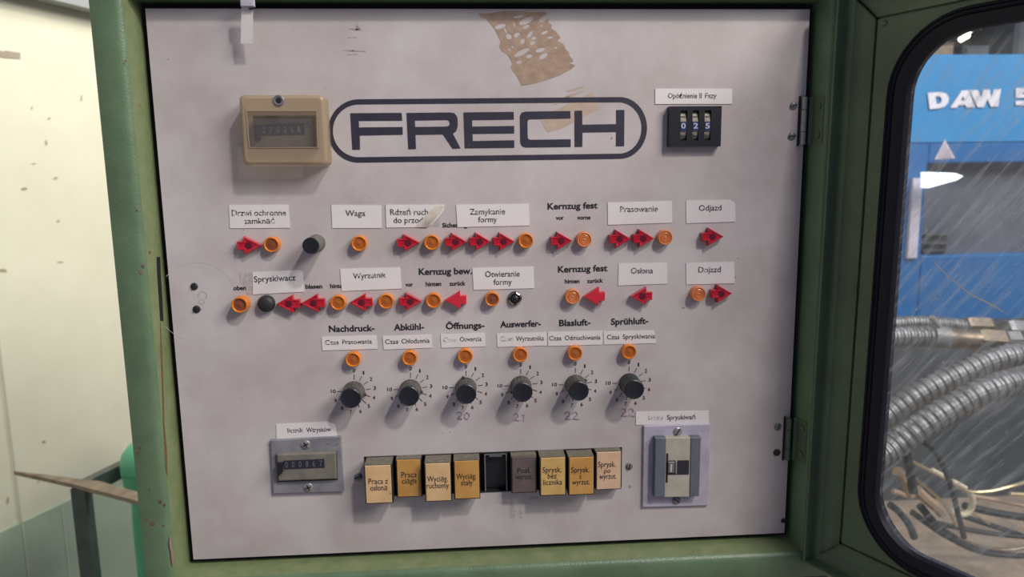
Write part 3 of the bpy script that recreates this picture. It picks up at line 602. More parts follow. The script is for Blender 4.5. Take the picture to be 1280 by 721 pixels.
# ---------------------------------------------------------------- push buttons
h = 0.027; x, z = P(388.2, 307.2, h)
t = thing('push_button', 'long round black push button standing far out between two amber lamps', 'push button', (x, 0, z))
mat('button_side_lit', (112, 110, 104), 0.55, rgb2=(88, 88, 86), vscale=200)  # grey carries the glancing light on the black barrel
bd = B(); bd.lathe([(0.0082, 0), (0.0082, 0.001), (0.0076, 0.0012), (0.0075, h-.0016)], 36); bd.build('barrel', 'button_side_lit', t, True)
bd = B(); bd.lathe([(0.0074, h-.0018), (0.0074, h-.0004), (0.0071, h), (0.0001, h-.0002)], 36); bd.build('plunger', 'black_plastic', t, True)
x, z = P(331.6, 380.2, 0.006)
t = thing('push_button', 'black domed push button between the leftmost amber lamp and a red arrow', 'push button', (x, 0, z))
bd = B(); bd.lathe([(0.0079, 0), (0.0079, .0035), (0.0076, 0.005), (0.0066, 0.0064), (0.005, 0.0074), (0.003, 0.0080), (0.0001, 0.0083)], 36); bd.build('dome_cap', 'black_matte', t, True)
x, z = P(643.9, 373.1, 0.003)
t = thing('push_button', "small black push button in a chromed ring under 'Otwieranie formy'", 'push button', (x, 0, z))
bd = B(); bd.lathe([(0.0066, 0), (0.0066, .0018), (0.0060, 0.0028), (0.0050, 0.0030), (0.0044, 0.0024), (0.0044, 0.0012)], 30); bd.build('collar', 'black_matte', t, True)
bd = B()
for q in range(4):
    a0 = math.radians(q*90+12)
    for i in range(8):
        a, b = a0+math.radians(66)*i/8, a0+math.radians(66)*(i+1)/8
        bd.add([(r_*math.cos(g), -hh, r_*math.sin(g)) for g in (a, b) for r_, hh in ((0.0061, .0028), (.0050, .0034), (.0044, .0028))], [(0,1,4,3),(1,2,5,4)])
bd.build('ring', 'chrome', t, True)
bd = B(); bd.lathe([(0.0036, 0.0), (0.0036, .0045), (0.0031, 0.0056), (0.0018, 0.0063), (0.0001, 0.0066)], 24); bd.build('plunger', 'black_plastic', t, True)

# ---------------------------------------------------------------- dials (rotary knobs)
def knob(i, ang, label, dark=False, capx=0, capy=0):
    cx, cy = DIALS[i]; x, z = P(cx, cy); H = 0.0225
    t = thing('rotary_knob', label, 'knob', (x, 0, z), 'rotary timer knobs with printed scales')
    R0 = RPX/1310.0
    def flute(a, j): return 1-0.035*(0.5+0.5*math.cos(a*18)) if j >= 1 else 1
    bd = B(); bd.lathe([(R0, 0.0006), (R0, 0.0015), (R0*.985, 0.003), (R0*.93, H-.004)], 108, rad=flute)
    side = bd.build('knob_body', 'knob_dark' if dark else 'knob_dusty', t, True)
    def sc(a, j): return 1-0.02*(0.5+0.5*math.cos(a*18)) if j < 3 else 1
    bd = B(); bd.lathe([(R0*.93, H-.0042), (R0*.945, H-.003), (R0*.93, H-.0006), (R0*.84, H), (R0*.78, H-.0003), (0.0001, H-.0002)], 108, rad=sc); bd.build('knob_cap', 'knob_cap', t, True)
    a = math.radians(90-ang); c, s = math.cos(a), math.sin(a); k = R0*1.22
    bd = B(); bd.add([(c*k, -0.0012, s*k), (c*R0*.9-s*.0028, -0.0006, s*R0*.9+c*.0028), (c*R0*.9+s*.0028, -0.0006, s*R0*.9-c*.0028),
                      (c*R0*.9-s*.0018, -0.007, s*R0*.9+c*.0018), (c*R0*.9+s*.0018, -0.007, s*R0*.9-c*.0018)], [(0,1,3),(0,4,2),(0,3,4),(0,2,1),(1,2,4,3)]); bd.build('pointer', 'knob_dark', t)
names = ["'Nachdruck-'", "'Abkühl-'", "'Öffnungs-'", "'Auswerfer-'", "'Blasluft-'", "'Sprühluft-'"]
for i, a in enumerate((106, 103, -14, 236, 66, 84)):
    knob(i, a, 'black fluted timer knob below the printed heading %s' % names[i], i == 5)

# ---------------------------------------------------------------- illuminated push keys
hx = (sx0+sx1)/2
t = thing('key_housing', 'black slotted housing behind the row of nine push keys', 'switch housing', (hx, 0.003, sz0))
def loc_box(bd, x0, x1, y0, y1, z0, z1, o, bev=0.0):
    return bd.box(x0-o[0], x1-o[0], y0-o[1], y1-o[1], z0-o[2], z1-o[2], bev)
O = t.location
bd = B(); loc_box(bd, sx0+.0003, sx1-.0003, 0.012, 0.016, sz0+.0003, sz1-.0003, O)
for a, b_, c, d in ((sx0+.0003, sx1-.0003, sz1-.0012, sz1-.0003), (sx0+.0003, sx1-.0003, sz0+.0003, sz0+.0012), (sx0+.0003, sx0+.0012, sz0, sz1), (sx1-.0012, sx1-.0003, sz0, sz1)):
    loc_box(bd, a, b_, -0.0006, 0.012, c, d, O)
bd.build('housing_tray', 'black_matte', t)
KEYS = [((455.2,489.8,490.9,456.6), (582,580.6,628.5,630), 0.021, 'key_cream', [('Praca z', 460.6, 605, 485, 604.4, 6.4), ('osłoną', 463, 613.2, 484, 612.6, 6.4)], "raised cream push key reading 'Praca z osłoną', leftmost"),
 ((494.4,526.4,528.2,496.4), (574.8,573.4,620.4,622), 0.011, 'key_gold', [('Praca', 501.8, 596.8, 521, 596.2, 6.4), ('ciągła', 502.6, 604.4, 521, 603.8, 6.2)], "pressed golden push key reading 'Praca ciągła'"),
 ((530.7,563.8,564.6,531.4), (579.2,578.2,626.3,627), 0.021, 'key_cream', [('Wyciąg.', 534, 602, 560, 601.4, 6.4), ('ruchomy', 533.6, 610.4, 561.4, 609.6, 6.2)], "raised cream push key reading 'Wyciąg. ruchomy'"),
 ((566.8,599.5,600.6,567.6), (576.2,574.9,622.9,624.3), 0.018, 'key_gold', [('Wyciąg.', 570.4, 599, 595.4, 598, 6.4), ('stały', 576.4, 606.6, 591, 606, 6.2)], "golden push key reading 'Wyciąg. stały'"),
 None,
 ((638.6,670.4,671.7,639.5), (570.9,570,615.6,616.2), 0.013, 'key_brown', [('Posł.', 646.8, 591.4, 663, 590.8, 6.2), ('wyrzut.', 644.6, 599, 666, 598.4, 6.0)], "dark brown pressed push key with 'Posł. wyrzut.'"),
 ((674.5,707,707.7,675), (572,570.9,618.8,619.8), 0.019, 'key_straw', [('Sprysk.', 678.2, 590.6, 702, 590, 6.2), ('bez', 684.8, 598, 696, 597.6, 6.0), ('licznika', 679, 606, 702.8, 605.4, 6.0)], "straw coloured push key reading 'Sprysk. bez licznika'"),
 ((709.8,742.5,743.1,711), (571.5,570.5,618,618.8), 0.019, 'key_gold', [('Sprysk.', 714, 590.6, 736.8, 590, 6.2), ('z', 724, 598, 727, 598, 5.0), ('wyrzut.', 715.4, 605.8, 737, 605.2, 6.0)], "golden push key reading 'Sprysk. z wyrzut.'"),
 ((744.2,776.6,777.2,745), (564.8,564,611.5,612.3), 0.011, 'key_pink', [('Sprysk.', 747.6, 583.6, 769.8, 583.2, 6.2), ('po', 755.4, 591, 763, 590.8, 5.0), ('wyrzut.', 749, 598.6, 770.6, 598, 6.0)], "pinkish pressed push key reading 'Sprysk. po wyrzut.', rightmost")]
mat('key_light_edge', (236, 214, 178), 0.4)
for K in KEYS:
    if K is None:
        hh = 0.001
        a = P(606.2, 613.8, hh); b = P(633.6, 566.6, hh)
        t = thing('empty_key_holder', 'open black key holder with bare metal edges where a key is missing', 'key holder', ((a[0]+b[0])/2, 0.003, a[1]), None)
        O = t.location; bd = B(); loc_box(bd, a[0], b[0], 0.006, 0.010, a[1], b[1], O); bd.build('holder_floor', 'black_plastic', t)
        for x0, x1, z0, z1 in ((a[0], a[0]+.0012, a[1], b[1]), (b[0]-.0012, b[0], a[1], b[1]), (a[0]+.0012, b[0]-.0012, b[1]-.001, b[1])):
            bd = B(); loc_box(bd, x0, x1, -hh, 0.006, z0, z1, O); bd.build('holder_edge', 'dull_steel', t)
        bd = B(); loc_box(bd, a[0]+.005, b[0]-.005, -.0005, 0.006, b[1]-.0032, b[1]-.0012, O); bd.build('holder_clip', 'slate_plastic', t)
        continue
    xs, ys, hh, m, tx, lb = K
    q = [P(x, y, hh) for x, y in zip(xs, ys)]
    x0 = (q[0][0]+q[3][0])/2; x1 = (q[1][0]+q[2][0])/2; z1 = (q[0][1]+q[1][1])/2; z0 = (q[2][1]+q[3][1])/2
    t = thing('push_key', lb, 'push key', ((x0+x1)/2, 0.003, z0), 'rectangular push keys in the bottom row'); O = t.location
    bd = B(); loc_box(bd, x0, x1, -hh+.0004, 0.010, z0, z1-.0006, O); bd.build('key_body', 'black_matte', t)
    bd = B(); loc_box(bd, x0+.0002, x1-.0002, -hh+.0016, 0.010, z1-.0008, z1+.0001, O); bd.build('key_top_side', 'key_top', t)
    bd = B(); loc_box(bd, x0+.0009, x1-.0009, -hh-.0006, -hh+.0006, z0+.0009, z1-.0003, O, .0004); bd.build('key_face', m, t)
    bt = B()
    for it in tx: text_geo(bt, *it, hh+.0008, .002)
    adopt(bt.build('lettering', 'ink'), t)

# ---------------------------------------------------------------- thumbwheel switch, upper right
h = 0.007
a = P(836, 183.5, h); b = P(902.4, 132.4, h); t = thing('thumbwheel_switch', "black thumbwheel switch showing 0 2 5 below 'Opóźnienie II Fazy'", 'switch', ((a[0]+b[0])/2, 0, a[1])); O = t.location
xs = [P(px, 158, h)[0] for px in (850.6, 858.8, 865.6, 873.4, 880.6, 888.6)]
zt = P(860, 138, h)[1]; zb = P(860, 175.4, h)[1]
bd = B()
cuts = [a[0]]+xs+[b[0]]
for k in range(0, 8, 2): loc_box(bd, cuts[k], cuts[k+1], -h, 0, a[1], b[1], O, .0)
for k in (1, 3, 5):
    loc_box(bd, cuts[k], cuts[k+1], -h, 0, a[1], zb, O); loc_box(bd, cuts[k], cuts[k+1], -h, 0, zt, b[1], O); loc_box(bd, cuts[k], cuts[k+1], -.001, 0, zb, zt, O)
bd.build('switch_body', 'black_plastic', t)
for k, dg in enumerate('025'):
    xa, xb = xs[2*k]+.0003, xs[2*k+1]-.0003; zc = (zt+zb)/2; R_ = (zt-zb)/2
    v = []; f = []; n = 12
    for i in range(n+1):
        g = math.radians(-80+160*i/n); yy = -(.0015+.0050*math.cos(g)); zz = zc+R_*.98*math.sin(g)/math.sin(math.radians(80))
        v += [(xa-O[0], yy-O[1], zz-O[2]), (xb-O[0], yy-O[1], zz-O[2])]
    for i in range(n): f.append((2*i, 2*i+1, 2*i+3, 2*i+2))
    wh = mesh('thumbwheel', v, f, 'wheel_ivory', t, True)
    za = P(860, 163.6, h)[1]; zc2 = P(860, 152, h)[1]
    bd = B(); loc_box(bd, xa, xb, -.0070, -.0064, za, zc2, O); bd.build('digit_window', 'digit_blue', wh)
    mx = [(851.4, 857.0), (866.6, 872.4), (881.6, 887.2)][k]
    bt = B(); text_geo(bt, dg, mx[0], 160.4, mx[1], 160.4, 6.0, .0073, .02); o = bt.build('digit', 'digit_white'); adopt(o, t); o.parent = wh
    for fz in (.80, .2):
        bd = B(); loc_box(bd, xa+.001, xb-.001, -.0062, -.005, zb+(zt-zb)*fz-.0006, zb+(zt-zb)*fz+.0006, O); bd.build('wheel_tooth', 'counter_grey', wh)

# ---------------------------------------------------------------- lower left counter
def quadbox(name, m, quad, h0, h1, parent, bev=0.0006, smooth=False):
    q = [P(x, y, h1) for x, y in quad]; c = parent.location
    cx = sum(a for a, b in q)/4; cz = sum(b for a, b in q)/4
    ins = [(a+(cx-a)*bev/abs(cx-a)*1.0, b+(cz-b)*bev/abs(cz-b)) for a, b in q]
    v = [(x-c[0], -h0-c[1], z-c[2]) for x, z in q]+[(x-c[0], -h1+bev-c[1], z-c[2]) for x, z in q]+[(x-c[0], -h1-c[1], z-c[2]) for x, z in ins]
    f = [(0,1,2,3)[::-1], (8,9,10,11)]
    for k in (0, 4):
        for i in range(4): f.append((k+i, k+(i+1) % 4, k+4+(i+1) % 4, k+4+i))
    return mesh(name, v, f, m, parent, smooth)
x, z = P(385, 616)
t = thing('counter', "grey mechanical counter with metal bezel below 'licznik Wtrysków'", 'counter', (x, 0, z))
quadbox('bezel', 'bezel_grey', [(337.8,550.2),(425.8,545.8),(429.6,614.4),(341.4,617.2)], 0, .004, t)
quadbox('bezel_shadow_gap', 'black_gap', [(345.6,566.2),(421.2,563.2),(422.2,599.8),(346.6,602.4)], .0038, .0044, t, .0001)
quadbox('counter_body', 'counter_grey', [(345.2,567.6),(419.6,564.8),(420.6,599.2),(347,602)], .004, .009, t, .0016)
quadbox('digit_window', 'window_dark', [(354.4,575.8),(405.2,573.6),(405.9,584.6),(355.2,586.6)], .0088, .0094, t, .0001)
quadbox('reset_lever', 'black_plastic', [(345.6,579),(353.4,578.6),(353.6,590),(346.6,596.4)], .0088, .012, t, .0004)
for k, dg in enumerate('000867'):
    bt = B(); xx = 356.4+k*8.6; text_geo(bt, dg, xx, 584.4-k*.35, xx+3.4, 584.3-k*.35, 6.6, .0097, .0); adopt(bt.build('digit', 'digit_dim'), t)
slotted(382, 556, 6, 30, None, m='steel', h0=.004, phil=True, parent=t); slotted(385.3, 609.3, 6, 20, None, m='steel', h0=.004, phil=True, parent=t)

# ---------------------------------------------------------------- upper left counter under its yellowed cover
x, z = P(356, 206)
t = thing('covered_counter', 'mechanical counter under a yellowed transparent cover at the upper left', 'counter', (x, 0, z))
h = 0.022
quadbox('counter_body', 'counter_grey', [(316,144.5),(395,144),(396.6,185),(318,184.4)], 0.0003, .012, t, .001)
quadbox('digit_window', 'window_dark', [(325.6,155),(380,153.6),(381,168.4),(326,169.6)], .0118, .0124, t, .0001)
quadbox('reset_lever', 'black_plastic', [(317,156),(325.4,156),(325.8,174),(318,174)], .0118, .015, t, .0003)
for k, dg in enumerate('270261'):
    bt = B(); xx = 328+k*8.8; text_geo(bt, dg, xx, 166-k*.15, xx+3.6, 166-k*.15, 6.6, .0127, .01); adopt(bt.build('digit', 'digit_dim'), t)
def hollow(name, m, quad, hq, h0, parent, rad=.0025):   # open-backed box
    q = [P(x, y, hq) for x, y in quad]; c = parent.location; v = []; loops = []
    cx = sum(a for a, b in q)/4; cz = sum(b for a, b in q)/4
    def rr(ins, r):
        out = []
        sg = [(-1, 1), (1, 1), (1, -1), (-1, -1)]
        for (a, b), (s1, s2), a0 in zip(q, sg, (180, 90, 0, -90)):
            ax, az = a-s1*(ins+r), b-s2*(ins+r)
            for k in range(5): g = math.radians(a0-k*22.5); out.append((ax+r*math.cos(g), az+r*math.sin(g)))
        return out
    L_ = [(rr(0, rad), h0), (rr(0, rad), hq-rad*.6), (rr(rad*.25, rad), hq-rad*.15), (rr(rad*.7, rad*.8), hq)]
    n = 20
    for lp, hh in L_: v += [(a-c[0], -hh-c[1], b-c[2]) for a, b in lp]
    f = []
    for k in range(len(L_)-1):
        for i in range(n): f.append((k*n+i, k*n+(i+1) % n, (k+1)*n+(i+1) % n, (k+1)*n+i))
    return mesh(name, v, f, m, parent, True), L_[-1][0]
# outer cover with a framed window in its front
cov, top = hollow('cover_shell', 'yellow_cover', [(298,118.6),(404.6,118.4),(409.8,206.2),(303.6,206.4)], h, .0004, t, .004)
win = [P(307.6, 139, h), P(395.6, 139, h), P(397.2, 184.6, h), P(311.6, 184.8, h)]
c = t.location
wl = []
for i in range(4):
    a_, b_ = win[i], win[(i+1) % 4]
    for k in range(5): wl.append((a_[0]+(b_[0]-a_[0])*k/5, a_[1]+(b_[1]-a_[1])*k/5))
wl = wl[-2:]+wl[:-2]
v = [(a-c[0], -h-c[1], b-c[2]) for a, b in top]+[(a-c[0], -h-c[1], b-c[2]) for a, b in wl]
mesh('cover_front', v, [(i, (i+1) % 20, 20+(i+1) % 20, 20+i) for i in range(20)], 'yellow_cover', t)
wv = [(a-c[0], -hh-c[1], b-c[2]) for hh in (h, h-.004) for a, b in win]
wf = [(i, (i+1) % 4, 4+(i+1) % 4, 4+i) for i in range(4)]+[(4,5,6,7)]
mesh('cover_window', wv, wf, 'clear_cover', t)
bd = B()
for q, r_ in (((win[0], win[1]), .0006), ((win[1], win[2]), .0006), ((win[2], win[3]), .0006), ((win[3], win[0]), .0006)):
    bd.tube([(q[0][0]-c[0], -h-c[1], q[0][1]-c[2]), (q[1][0]-c[0], -h-c[1], q[1][1]-c[2])], r_, 6)
mat('cover_edge', (140, 124, 106), 0.4); bd.build('window_bead', 'cover_edge', t)
x1_, z1_ = P(348.6, 125.6, h)
bd = B(); bd.lathe([(.0048, .0), (.0048, .0014), (.0040, .0020), (.0030, .0016), (.0001, .0012)], 24, cx=0, cz=0); o = bd.build('cover_screw', 'dull_steel', t, True); o.location = (x1_-c[0], -h+.0004-c[1], z1_-c[2])
bd = B(); bd.lathe([(.0026, .0014), (.0022, .0019), (.0001, .0019)], 16); q2 = bd.build('screw_slot', 'black_gap', o, True)

# ---------------------------------------------------------------- lower right counter on its mauve plate
x, z = P(845, 633)
t = thing('preset_counter', "ivory and slate counter on a pale mauve plate below 'Liczba Spryskiwań'", 'counter', (x, 0, z))
quadbox('mounting_plate', 'mauve_plate', [(804.9,532.4),(888.3,529.8),(885.8,631.8),(803.2,634)], 0, .003, t)
quadbox('side_cheek', 'slate_plastic', [(819.3,547.6),(832.8,547.4),(831,620.9),(817.8,621.2)], .003, .011, t, .0006)
quadbox('side_cheek', 'slate_plastic', [(863.8,547),(876.3,546.8),(874,620.2),(862.2,620.4)], .003, .011, t, .0006)
quadbox('center_strip', 'ivory_plastic', [(832.2,547.6),(864.6,547),(863.2,620.6),(830.6,621.2)], .003, .010, t, .0003)
quadbox('slider_slot', 'black_gap', [(833,566.8),(835.4,566.6),(834.6,603),(832.2,603)], .0098, .0103, t, .0001)
quadbox('digit_window', 'window_dark', [(834.6,575.6),(861.6,575.2),(861,593),(834.2,593.4)], .0098, .0104, t, .0001)
quadbox('slider_tab', 'dull_steel', [(835.6,577.6),(843.6,577.4),(843.2,591.2),(835.4,591.2)], .0104, .0125, t, .0004)
quadbox('window_divider', 'steel', [(844.4,576),(846.6,576),(846.2,592.6),(844.2,592.6)], .0104, .0112, t, .0002)
bt = B(); text_geo(bt, '1', 837.6, 589.4, 839.8, 589.4, 8.6, .0128, .02); adopt(bt.build('digit', 'digit_white'), t)
slotted(847.4, 539.5, 5.6, 60, None, m='steel', h0=.003, parent=t); slotted(845.5, 625.4, 5.6, -35, None, m='dull_steel', h0=.003, parent=t)

# ---------------------------------------------------------------- paper tab hanging from the top rail
q0 = 0.016
v = []; f = []
for i in range(9):
    tt = i/8; y = 6+tt*48; hh = 0.019-0.006*tt
    xl, z_ = P(302-1.2*tt, y+.6, hh); xr, _z = P(316.2-.4*tt, y, hh); v += [(xl, -hh, z_), (xr, -hh, _z), (xl, -hh+.0004, z_), (xr, -hh+.0004, _z)]
for i in range(8): f += [(4*i, 4*i+1, 4*i+5, 4*i+4), (4*i+2, 4*i+3, 4*i+7, 4*i+6), (4*i, 4*i+2, 4*i+6, 4*i+4), (4*i+1, 4*i+3, 4*i+7, 4*i+5)]
f += [(0,1,3,2), (32,33,35,34)]
x, z = P(309, 0, q0)
t = thing('hanging_tab', 'narrow white tab hanging from the top rail over the panel', 'tab', (x, -.019, z))
adopt(mesh('tab_strip', v, f, 'paper'), t)
x0, z0 = P(302, 12, .0195); x1, z1 = P(318, -8, .0195)
bd = B(); loc_box(bd, x0, x1, -.0225, -.0192, z0+.002, z1, t.location, .0005); bd.build('tab_clip', 'mauve_plate', t)
x0, z0 = P(311, 11.6, .0205); x1, z1 = P(316, 10, .0205)
bd = B(); loc_box(bd, x0, x1, -.0206, -.019, z0, z1, t.location); bd.build('tab_slit', 'black_gap', t)

# ================================================================== THE OPEN DOOR
TH = math.radians(27.55)
DO = Vector((0.32131, -0.020, 0.0)); DD = Vector((math.sin(TH), -math.cos(TH), 0)); DN = Vector((-math.cos(TH), -math.sin(TH), 0))
door = thing('cabinet_door', 'open green cabinet door with rubber-framed window at the right', 'door', (DO.x, DO.y, -0.287))
def D(s, z, n=0.0): return DO+DD*(s+0.008*(z-0.22))+DN*n+Vector((0, 0, z))     # the door hangs a hair out of plumb
DS0, DS1, DZ0, DZ1 = 0.000, 0.62, -0.2813, 0.275
def door_ring(prof):
    v = []; f = []; n = len(prof)
    cs = lambda o_: [(DS0+o_, DZ0+o_), (DS1-o_, DZ0+o_), (DS1-o_, DZ1-o_), (DS0+o_, DZ1-o_)]
    for k in range(4):
        for o_, nn in prof:
            s, z = cs(o_)[k]; v.append(D(s, z, nn))
    for k in range(4):
        for i in range(n-1): f.append((k*n+i, k*n+i+1, ((k+1) % 4)*n+i+1, ((k+1) % 4)*n+i))
    return v, f
GR = 0.0295
prof = [(0.0, -.024), (0.0, .009), (.0006, .0115), (.002, .0125), (.0035, .0122), (.0045, .0105), (.005, .004), (.0065, .0015), (.0105, .0008), (.0115, .0022), (.013, .0022), (.015, 0.0), (.024, -.0015), (.0315, 0), (.0322, .0004), (.0327, -.0022), (.0339, -.0022), (.0344, .0), (.0355, .0)]
v, f = door_ring(prof); adopt(mesh('door_rim', v, f, 'door_paint', None, True), door)
# flat inner sheet with a rounded window hole
WS0, WS1, WZ0, WZ1, WR = 0.0675, 0.555, -0.226, 0.2195, 0.046
def rrect(off, npc=10):
    out = []; r = WR+off
    for cx, cz, a0 in ((WS0+WR, WZ0+WR, 180), (WS1-WR, WZ0+WR, 270), (WS1-WR, WZ1-WR, 0), (WS0+WR, WZ1-WR, 90)):
        for k in range(npc+1): a = math.radians(a0+90*k/npc); out.append((cx+r*math.cos(a), cz+r*math.sin(a), cx, cz, math.cos(a), math.sin(a)))
    return out
def clip(cx, cz, dx, dz):
    X0, X1, Z0, Z1 = DS0+.0354, DS1-.0354, DZ0+.0354, DZ1-.0354; ts = []
    if dx > 1e-6: ts.append((X1-cx)/dx)
    if dx < -1e-6: ts.append((X0-cx)/dx)
    if dz > 1e-6: ts.append((Z1-cz)/dz)
    if dz < -1e-6: ts.append((Z0-cz)/dz)
    t_ = min(ts); return cx+dx*t_, cz+dz*t_
rp = rrect(.012, 11); n = len(rp)
v = [D(a, b, 0) for a, b, *_ in rp]; ov = []
for a, b, cx, cz, dx, dz in rp: s, z = clip(cx, cz, dx, dz); ov.append(D(s, z, 0))
v += ov
f = [(i, (i+1) % n, n+(i+1) % n, n+i) for i in range(n)]
# the corners of the sheet
X0, X1, Z0, Z1 = DS0+.0354, DS1-.0354, DZ0+.0354, DZ1-.0354
adopt(mesh('inner_sheet', v, f, 'door_paint'), door)
for k, (X, Z) in enumerate(((X0, Z0), (X1, Z0), (X1, Z1), (X0, Z1))):
    cpts = ov[k*12:(k+1)*12]; adopt(mesh('sheet_corner', [D(X, Z, 0)]+cpts, [(0, i+1, i+2) for i in range(11)], 'door_paint'), door)
# mitre seams in the corners and a bolt
for (s0, z0), (s1, z1) in (((.0335, .2415), (.012, .263)), ((.0335, -.2478), (.012, -.2693))):
    pts = [(s0, z0), (s1, z1)]; vv = []
    for s, z in pts: vv += [D(s-.0004, z-.0004, .0026), D(s+.0004, z+.0004, .0026), D(s-.0004, z-.0004, -.0026), D(s+.0004, z+.0004, -.0026)]
    adopt(mesh('mitre_seam', vv, [(0,1,5,4), (2,3,7,6), (0,2,6,4), (1,3,7,5)], 'black_gap'), door)
# outer skin of the door with the same window
rp = rrect(.012, 11); v = [D(a, b, -.024) for a, b, *_ in rp]+[D(*((DS0 if q[0] < .3 else DS1) if False else clip(q[2], q[3], q[4], q[5])), -.024) for q in rp]
adopt(mesh('outer_sheet', v, [(i, (i+1) % n, n+(i+1) % n, n+i) for i in range(n)], 'green_paint'), door)
v, f = door_ring([(0, -.024), (.0354, -.024)]); adopt(mesh('outer_rim', v, f, 'green_paint'), door)
# rubber gasket with its beads
gp = [(-.0005, -.006), (-.0005, .003), (.0005, .0052), (.009, .0068), (.0112, .0068), (.0118, .0050), (.0124, .0070), (.0138, .0082), (.0152, .0074), (.0158, .0052), (.0164, .0070), (.0178, .0078), (.0192, .0066), (.0200, .0035), (.0202, .0)]
gp = [(o_*.87, nn) for o_, nn in gp]; loops = [rrect(o_) for o_, nn in gp]; m_ = len(loops[0]); v = []; f = []
for (o_, nn), lp in zip(gp, loops): v += [D(q[0], q[1], nn) for q in lp]
for k in range(len(gp)-1):
    for i in range(m_): f.append((k*m_+i, k*m_+(i+1) % m_, (k+1)*m_+(i+1) % m_, (k+1)*m_+i))
adopt(mesh('window_gasket', v, f, 'rubber', None, True), door)
lp = rrect(.0); pane = mesh('window_pane', [D(q[0], q[1], -.001) for q in lp], [tuple(range(len(lp)))], 'dirty_pane'); adopt(pane, door)
p = on_plane(1106, 29, DO, DN); bd = B(); cc = p-door.location
a_, b_ = DD, Vector((0, 0, 1)); pts = [cc+DN*.0012+(a_*math.cos(q)+b_*math.sin(q))*.0018 for q in (2*math.pi*i/12 for i in range(12))]
bd.add(pts+[q-DN*.002+(q-cc)*.6 for q in pts], [tuple(range(12))]+[(i, (i+1) % 12, 12+(i+1) % 12, 12+i) for i in range(12)]); bd.build('rivet', 'door_paint', door)
# a long white scratch and a chip on the pane
def pane_pt(x, y): return on_plane(x, y, D(0, 0, -.0004), DN)
mat('scratch_white', (214, 222, 230), 0.6)
def pane_stroke(pts, wpx):
    v = []; f = []; q = [pane_pt(x, y) for x, y in pts]; 
    for i, p in enumerate(q):
        d = (q[min(i+1, len(q)-1)]-q[max(i-1, 0)]).normalized(); nn = d.cross(DN)*wpx[i]/1300/2; v += [p+nn, p-nn]
    for i in range(len(q)-1): f.append((2*i, 2*i+1, 2*i+3, 2*i+2))
    adopt(mesh('pane_scratch', v, f, 'scratch_white'), door)
pane_stroke([(1164,322),(1172,332),(1185,345),(1198,356),(1212,367),(1226,374),(1242,382),(1256,391)], [.6,1.2,1.4,1.6,2.2,2.0,2.4,.8])
pane_stroke([(1165,366),(1170,364),(1176,369),(1180,375),(1172,374),(1166,370)], [.7,.7,.8,.8,.8,.7])

# ================================================================== LEFT BACKGROUND
WD = Vector((0.3953, 0.9183, 0)).normalized(); WN = Vector((WD.y, -WD.x, 0))
WP0 = CAM+ray(110, 300).normalized()*2.05
def WL(x, y, off=0.0): return on_plane(x, y, WP0+WN*off, WN)
def wall_at(t_, z, off=0.0): b0 = Vector((WP0.x, WP0.y, 0)); return b0+WD*t_+WN*off+Vector((0, 0, z))
zt = WL(60, 5).z; zd = (WL(0, 665).z+WL(150, 594).z)/2; ztop = (WL(60, 5.5).z+WL(108, 16.5).z)/2
def wall_piece(name, m, t0, t1, z0, z1, off0, off1):
    v = [wall_at(a, b, c) for a in (t0, t1) for b in (z0, z1) for c in (off0, off1)]
    return mesh(name, v, [(0,1,3,2),(4,6,7,5),(0,4,5,1),(2,3,7,6),(0,2,6,4),(1,5,7,3)], m)
FL = -1.05
structure(rebase(wall_piece('wall_left', 'cream_wall', -2.2, 1.6, zd, 2.4, -.06, 0), (WP0.x, WP0.y, zd)))
structure(rebase(wall_piece('wall_left_shade_band', 'wall_shade', -2.2, 1.6, FL, zd, -.06, 0.006), (WP0.x, WP0.y, FL)))  # straight band with the wall shadow painted in
structure(rebase(wall_piece('trim_1', 'wall_trim', -2.2, 1.6, ztop, ztop+.22, 0, .05), (WP0.x, WP0.y, ztop)))
mat('seam_filler', (200, 198, 178), 0.6)
# joints between wall sheets
for k, px in enumerate((13, 66)):
    a = WL(px, 560); t_ = (a-WP0).dot(WD)
    structure(rebase(wall_piece('trim_%d' % (k+2), 'seam_filler', t_-.0015, t_+.0015, FL, zd-.001 if k else ztop, .006, .0075), a))
def wall_decal(pts, name, m, label, cat):
    q = [WL(x, y, .0015) for x, y in pts]; q += [p-WN*.001 for p in q]; n = len(pts)
    o = mesh(name, q, [tuple(range(n)), tuple(range(n, 2*n))]+[(i, (i+1) % n, n+(i+1) % n, n+i) for i in range(n)], m); c = sum(q, Vector())/len(q); rebase(o, c); return tag(o, label, cat)
mat('brown_tape', (168, 156, 136), 0.6, rgb2=(150, 138, 120), vscale=60)
wall_decal([(-8,60),(4,64.5),(6,63),(25.5,66),(25.5,73.6),(4,72),(-8,70)], 'tape_piece', 'brown_tape', 'torn piece of brown tape on the cream wall at the far left', 'tape')
mat('wall_mark', (150, 138, 110), 0.7, rgb2=(180, 170, 140), vscale=60)
for cx, cy, rx, ry in ((40, 135, 1, 3), (61.5, 148, 2, 1.5), (42, 204.5, 4, .7), (70, 222.5, 3.5, 1.6), (73, 276, 2.5, 1.6), (55, 552, 3, 1.5), (76, 327.6, 5, .8), (48, 602, 1.5, 1.5), (102, 122, 1.5, 5), (30, 236, 5, 2), (4, 338, 6, 2.4), (58, 178, 2, 4), (10, 625, 2, 6)):
    pts = [(cx+rx*random.uniform(.6, 1.1)*math.cos(a*math.pi/4), cy+ry*random.uniform(.6, 1.1)*math.sin(a*math.pi/4)) for a in range(8)]
    q = [WL(x, y, .0012) for x, y in pts]; o = mesh('wall_scuff', q, [tuple(range(8))], 'wall_mark')
    o.parent = bpy.data.objects['wall_left']
    for vv in o.data.vertices: vv.co -= Vector((WP0.x, WP0.y, zd))
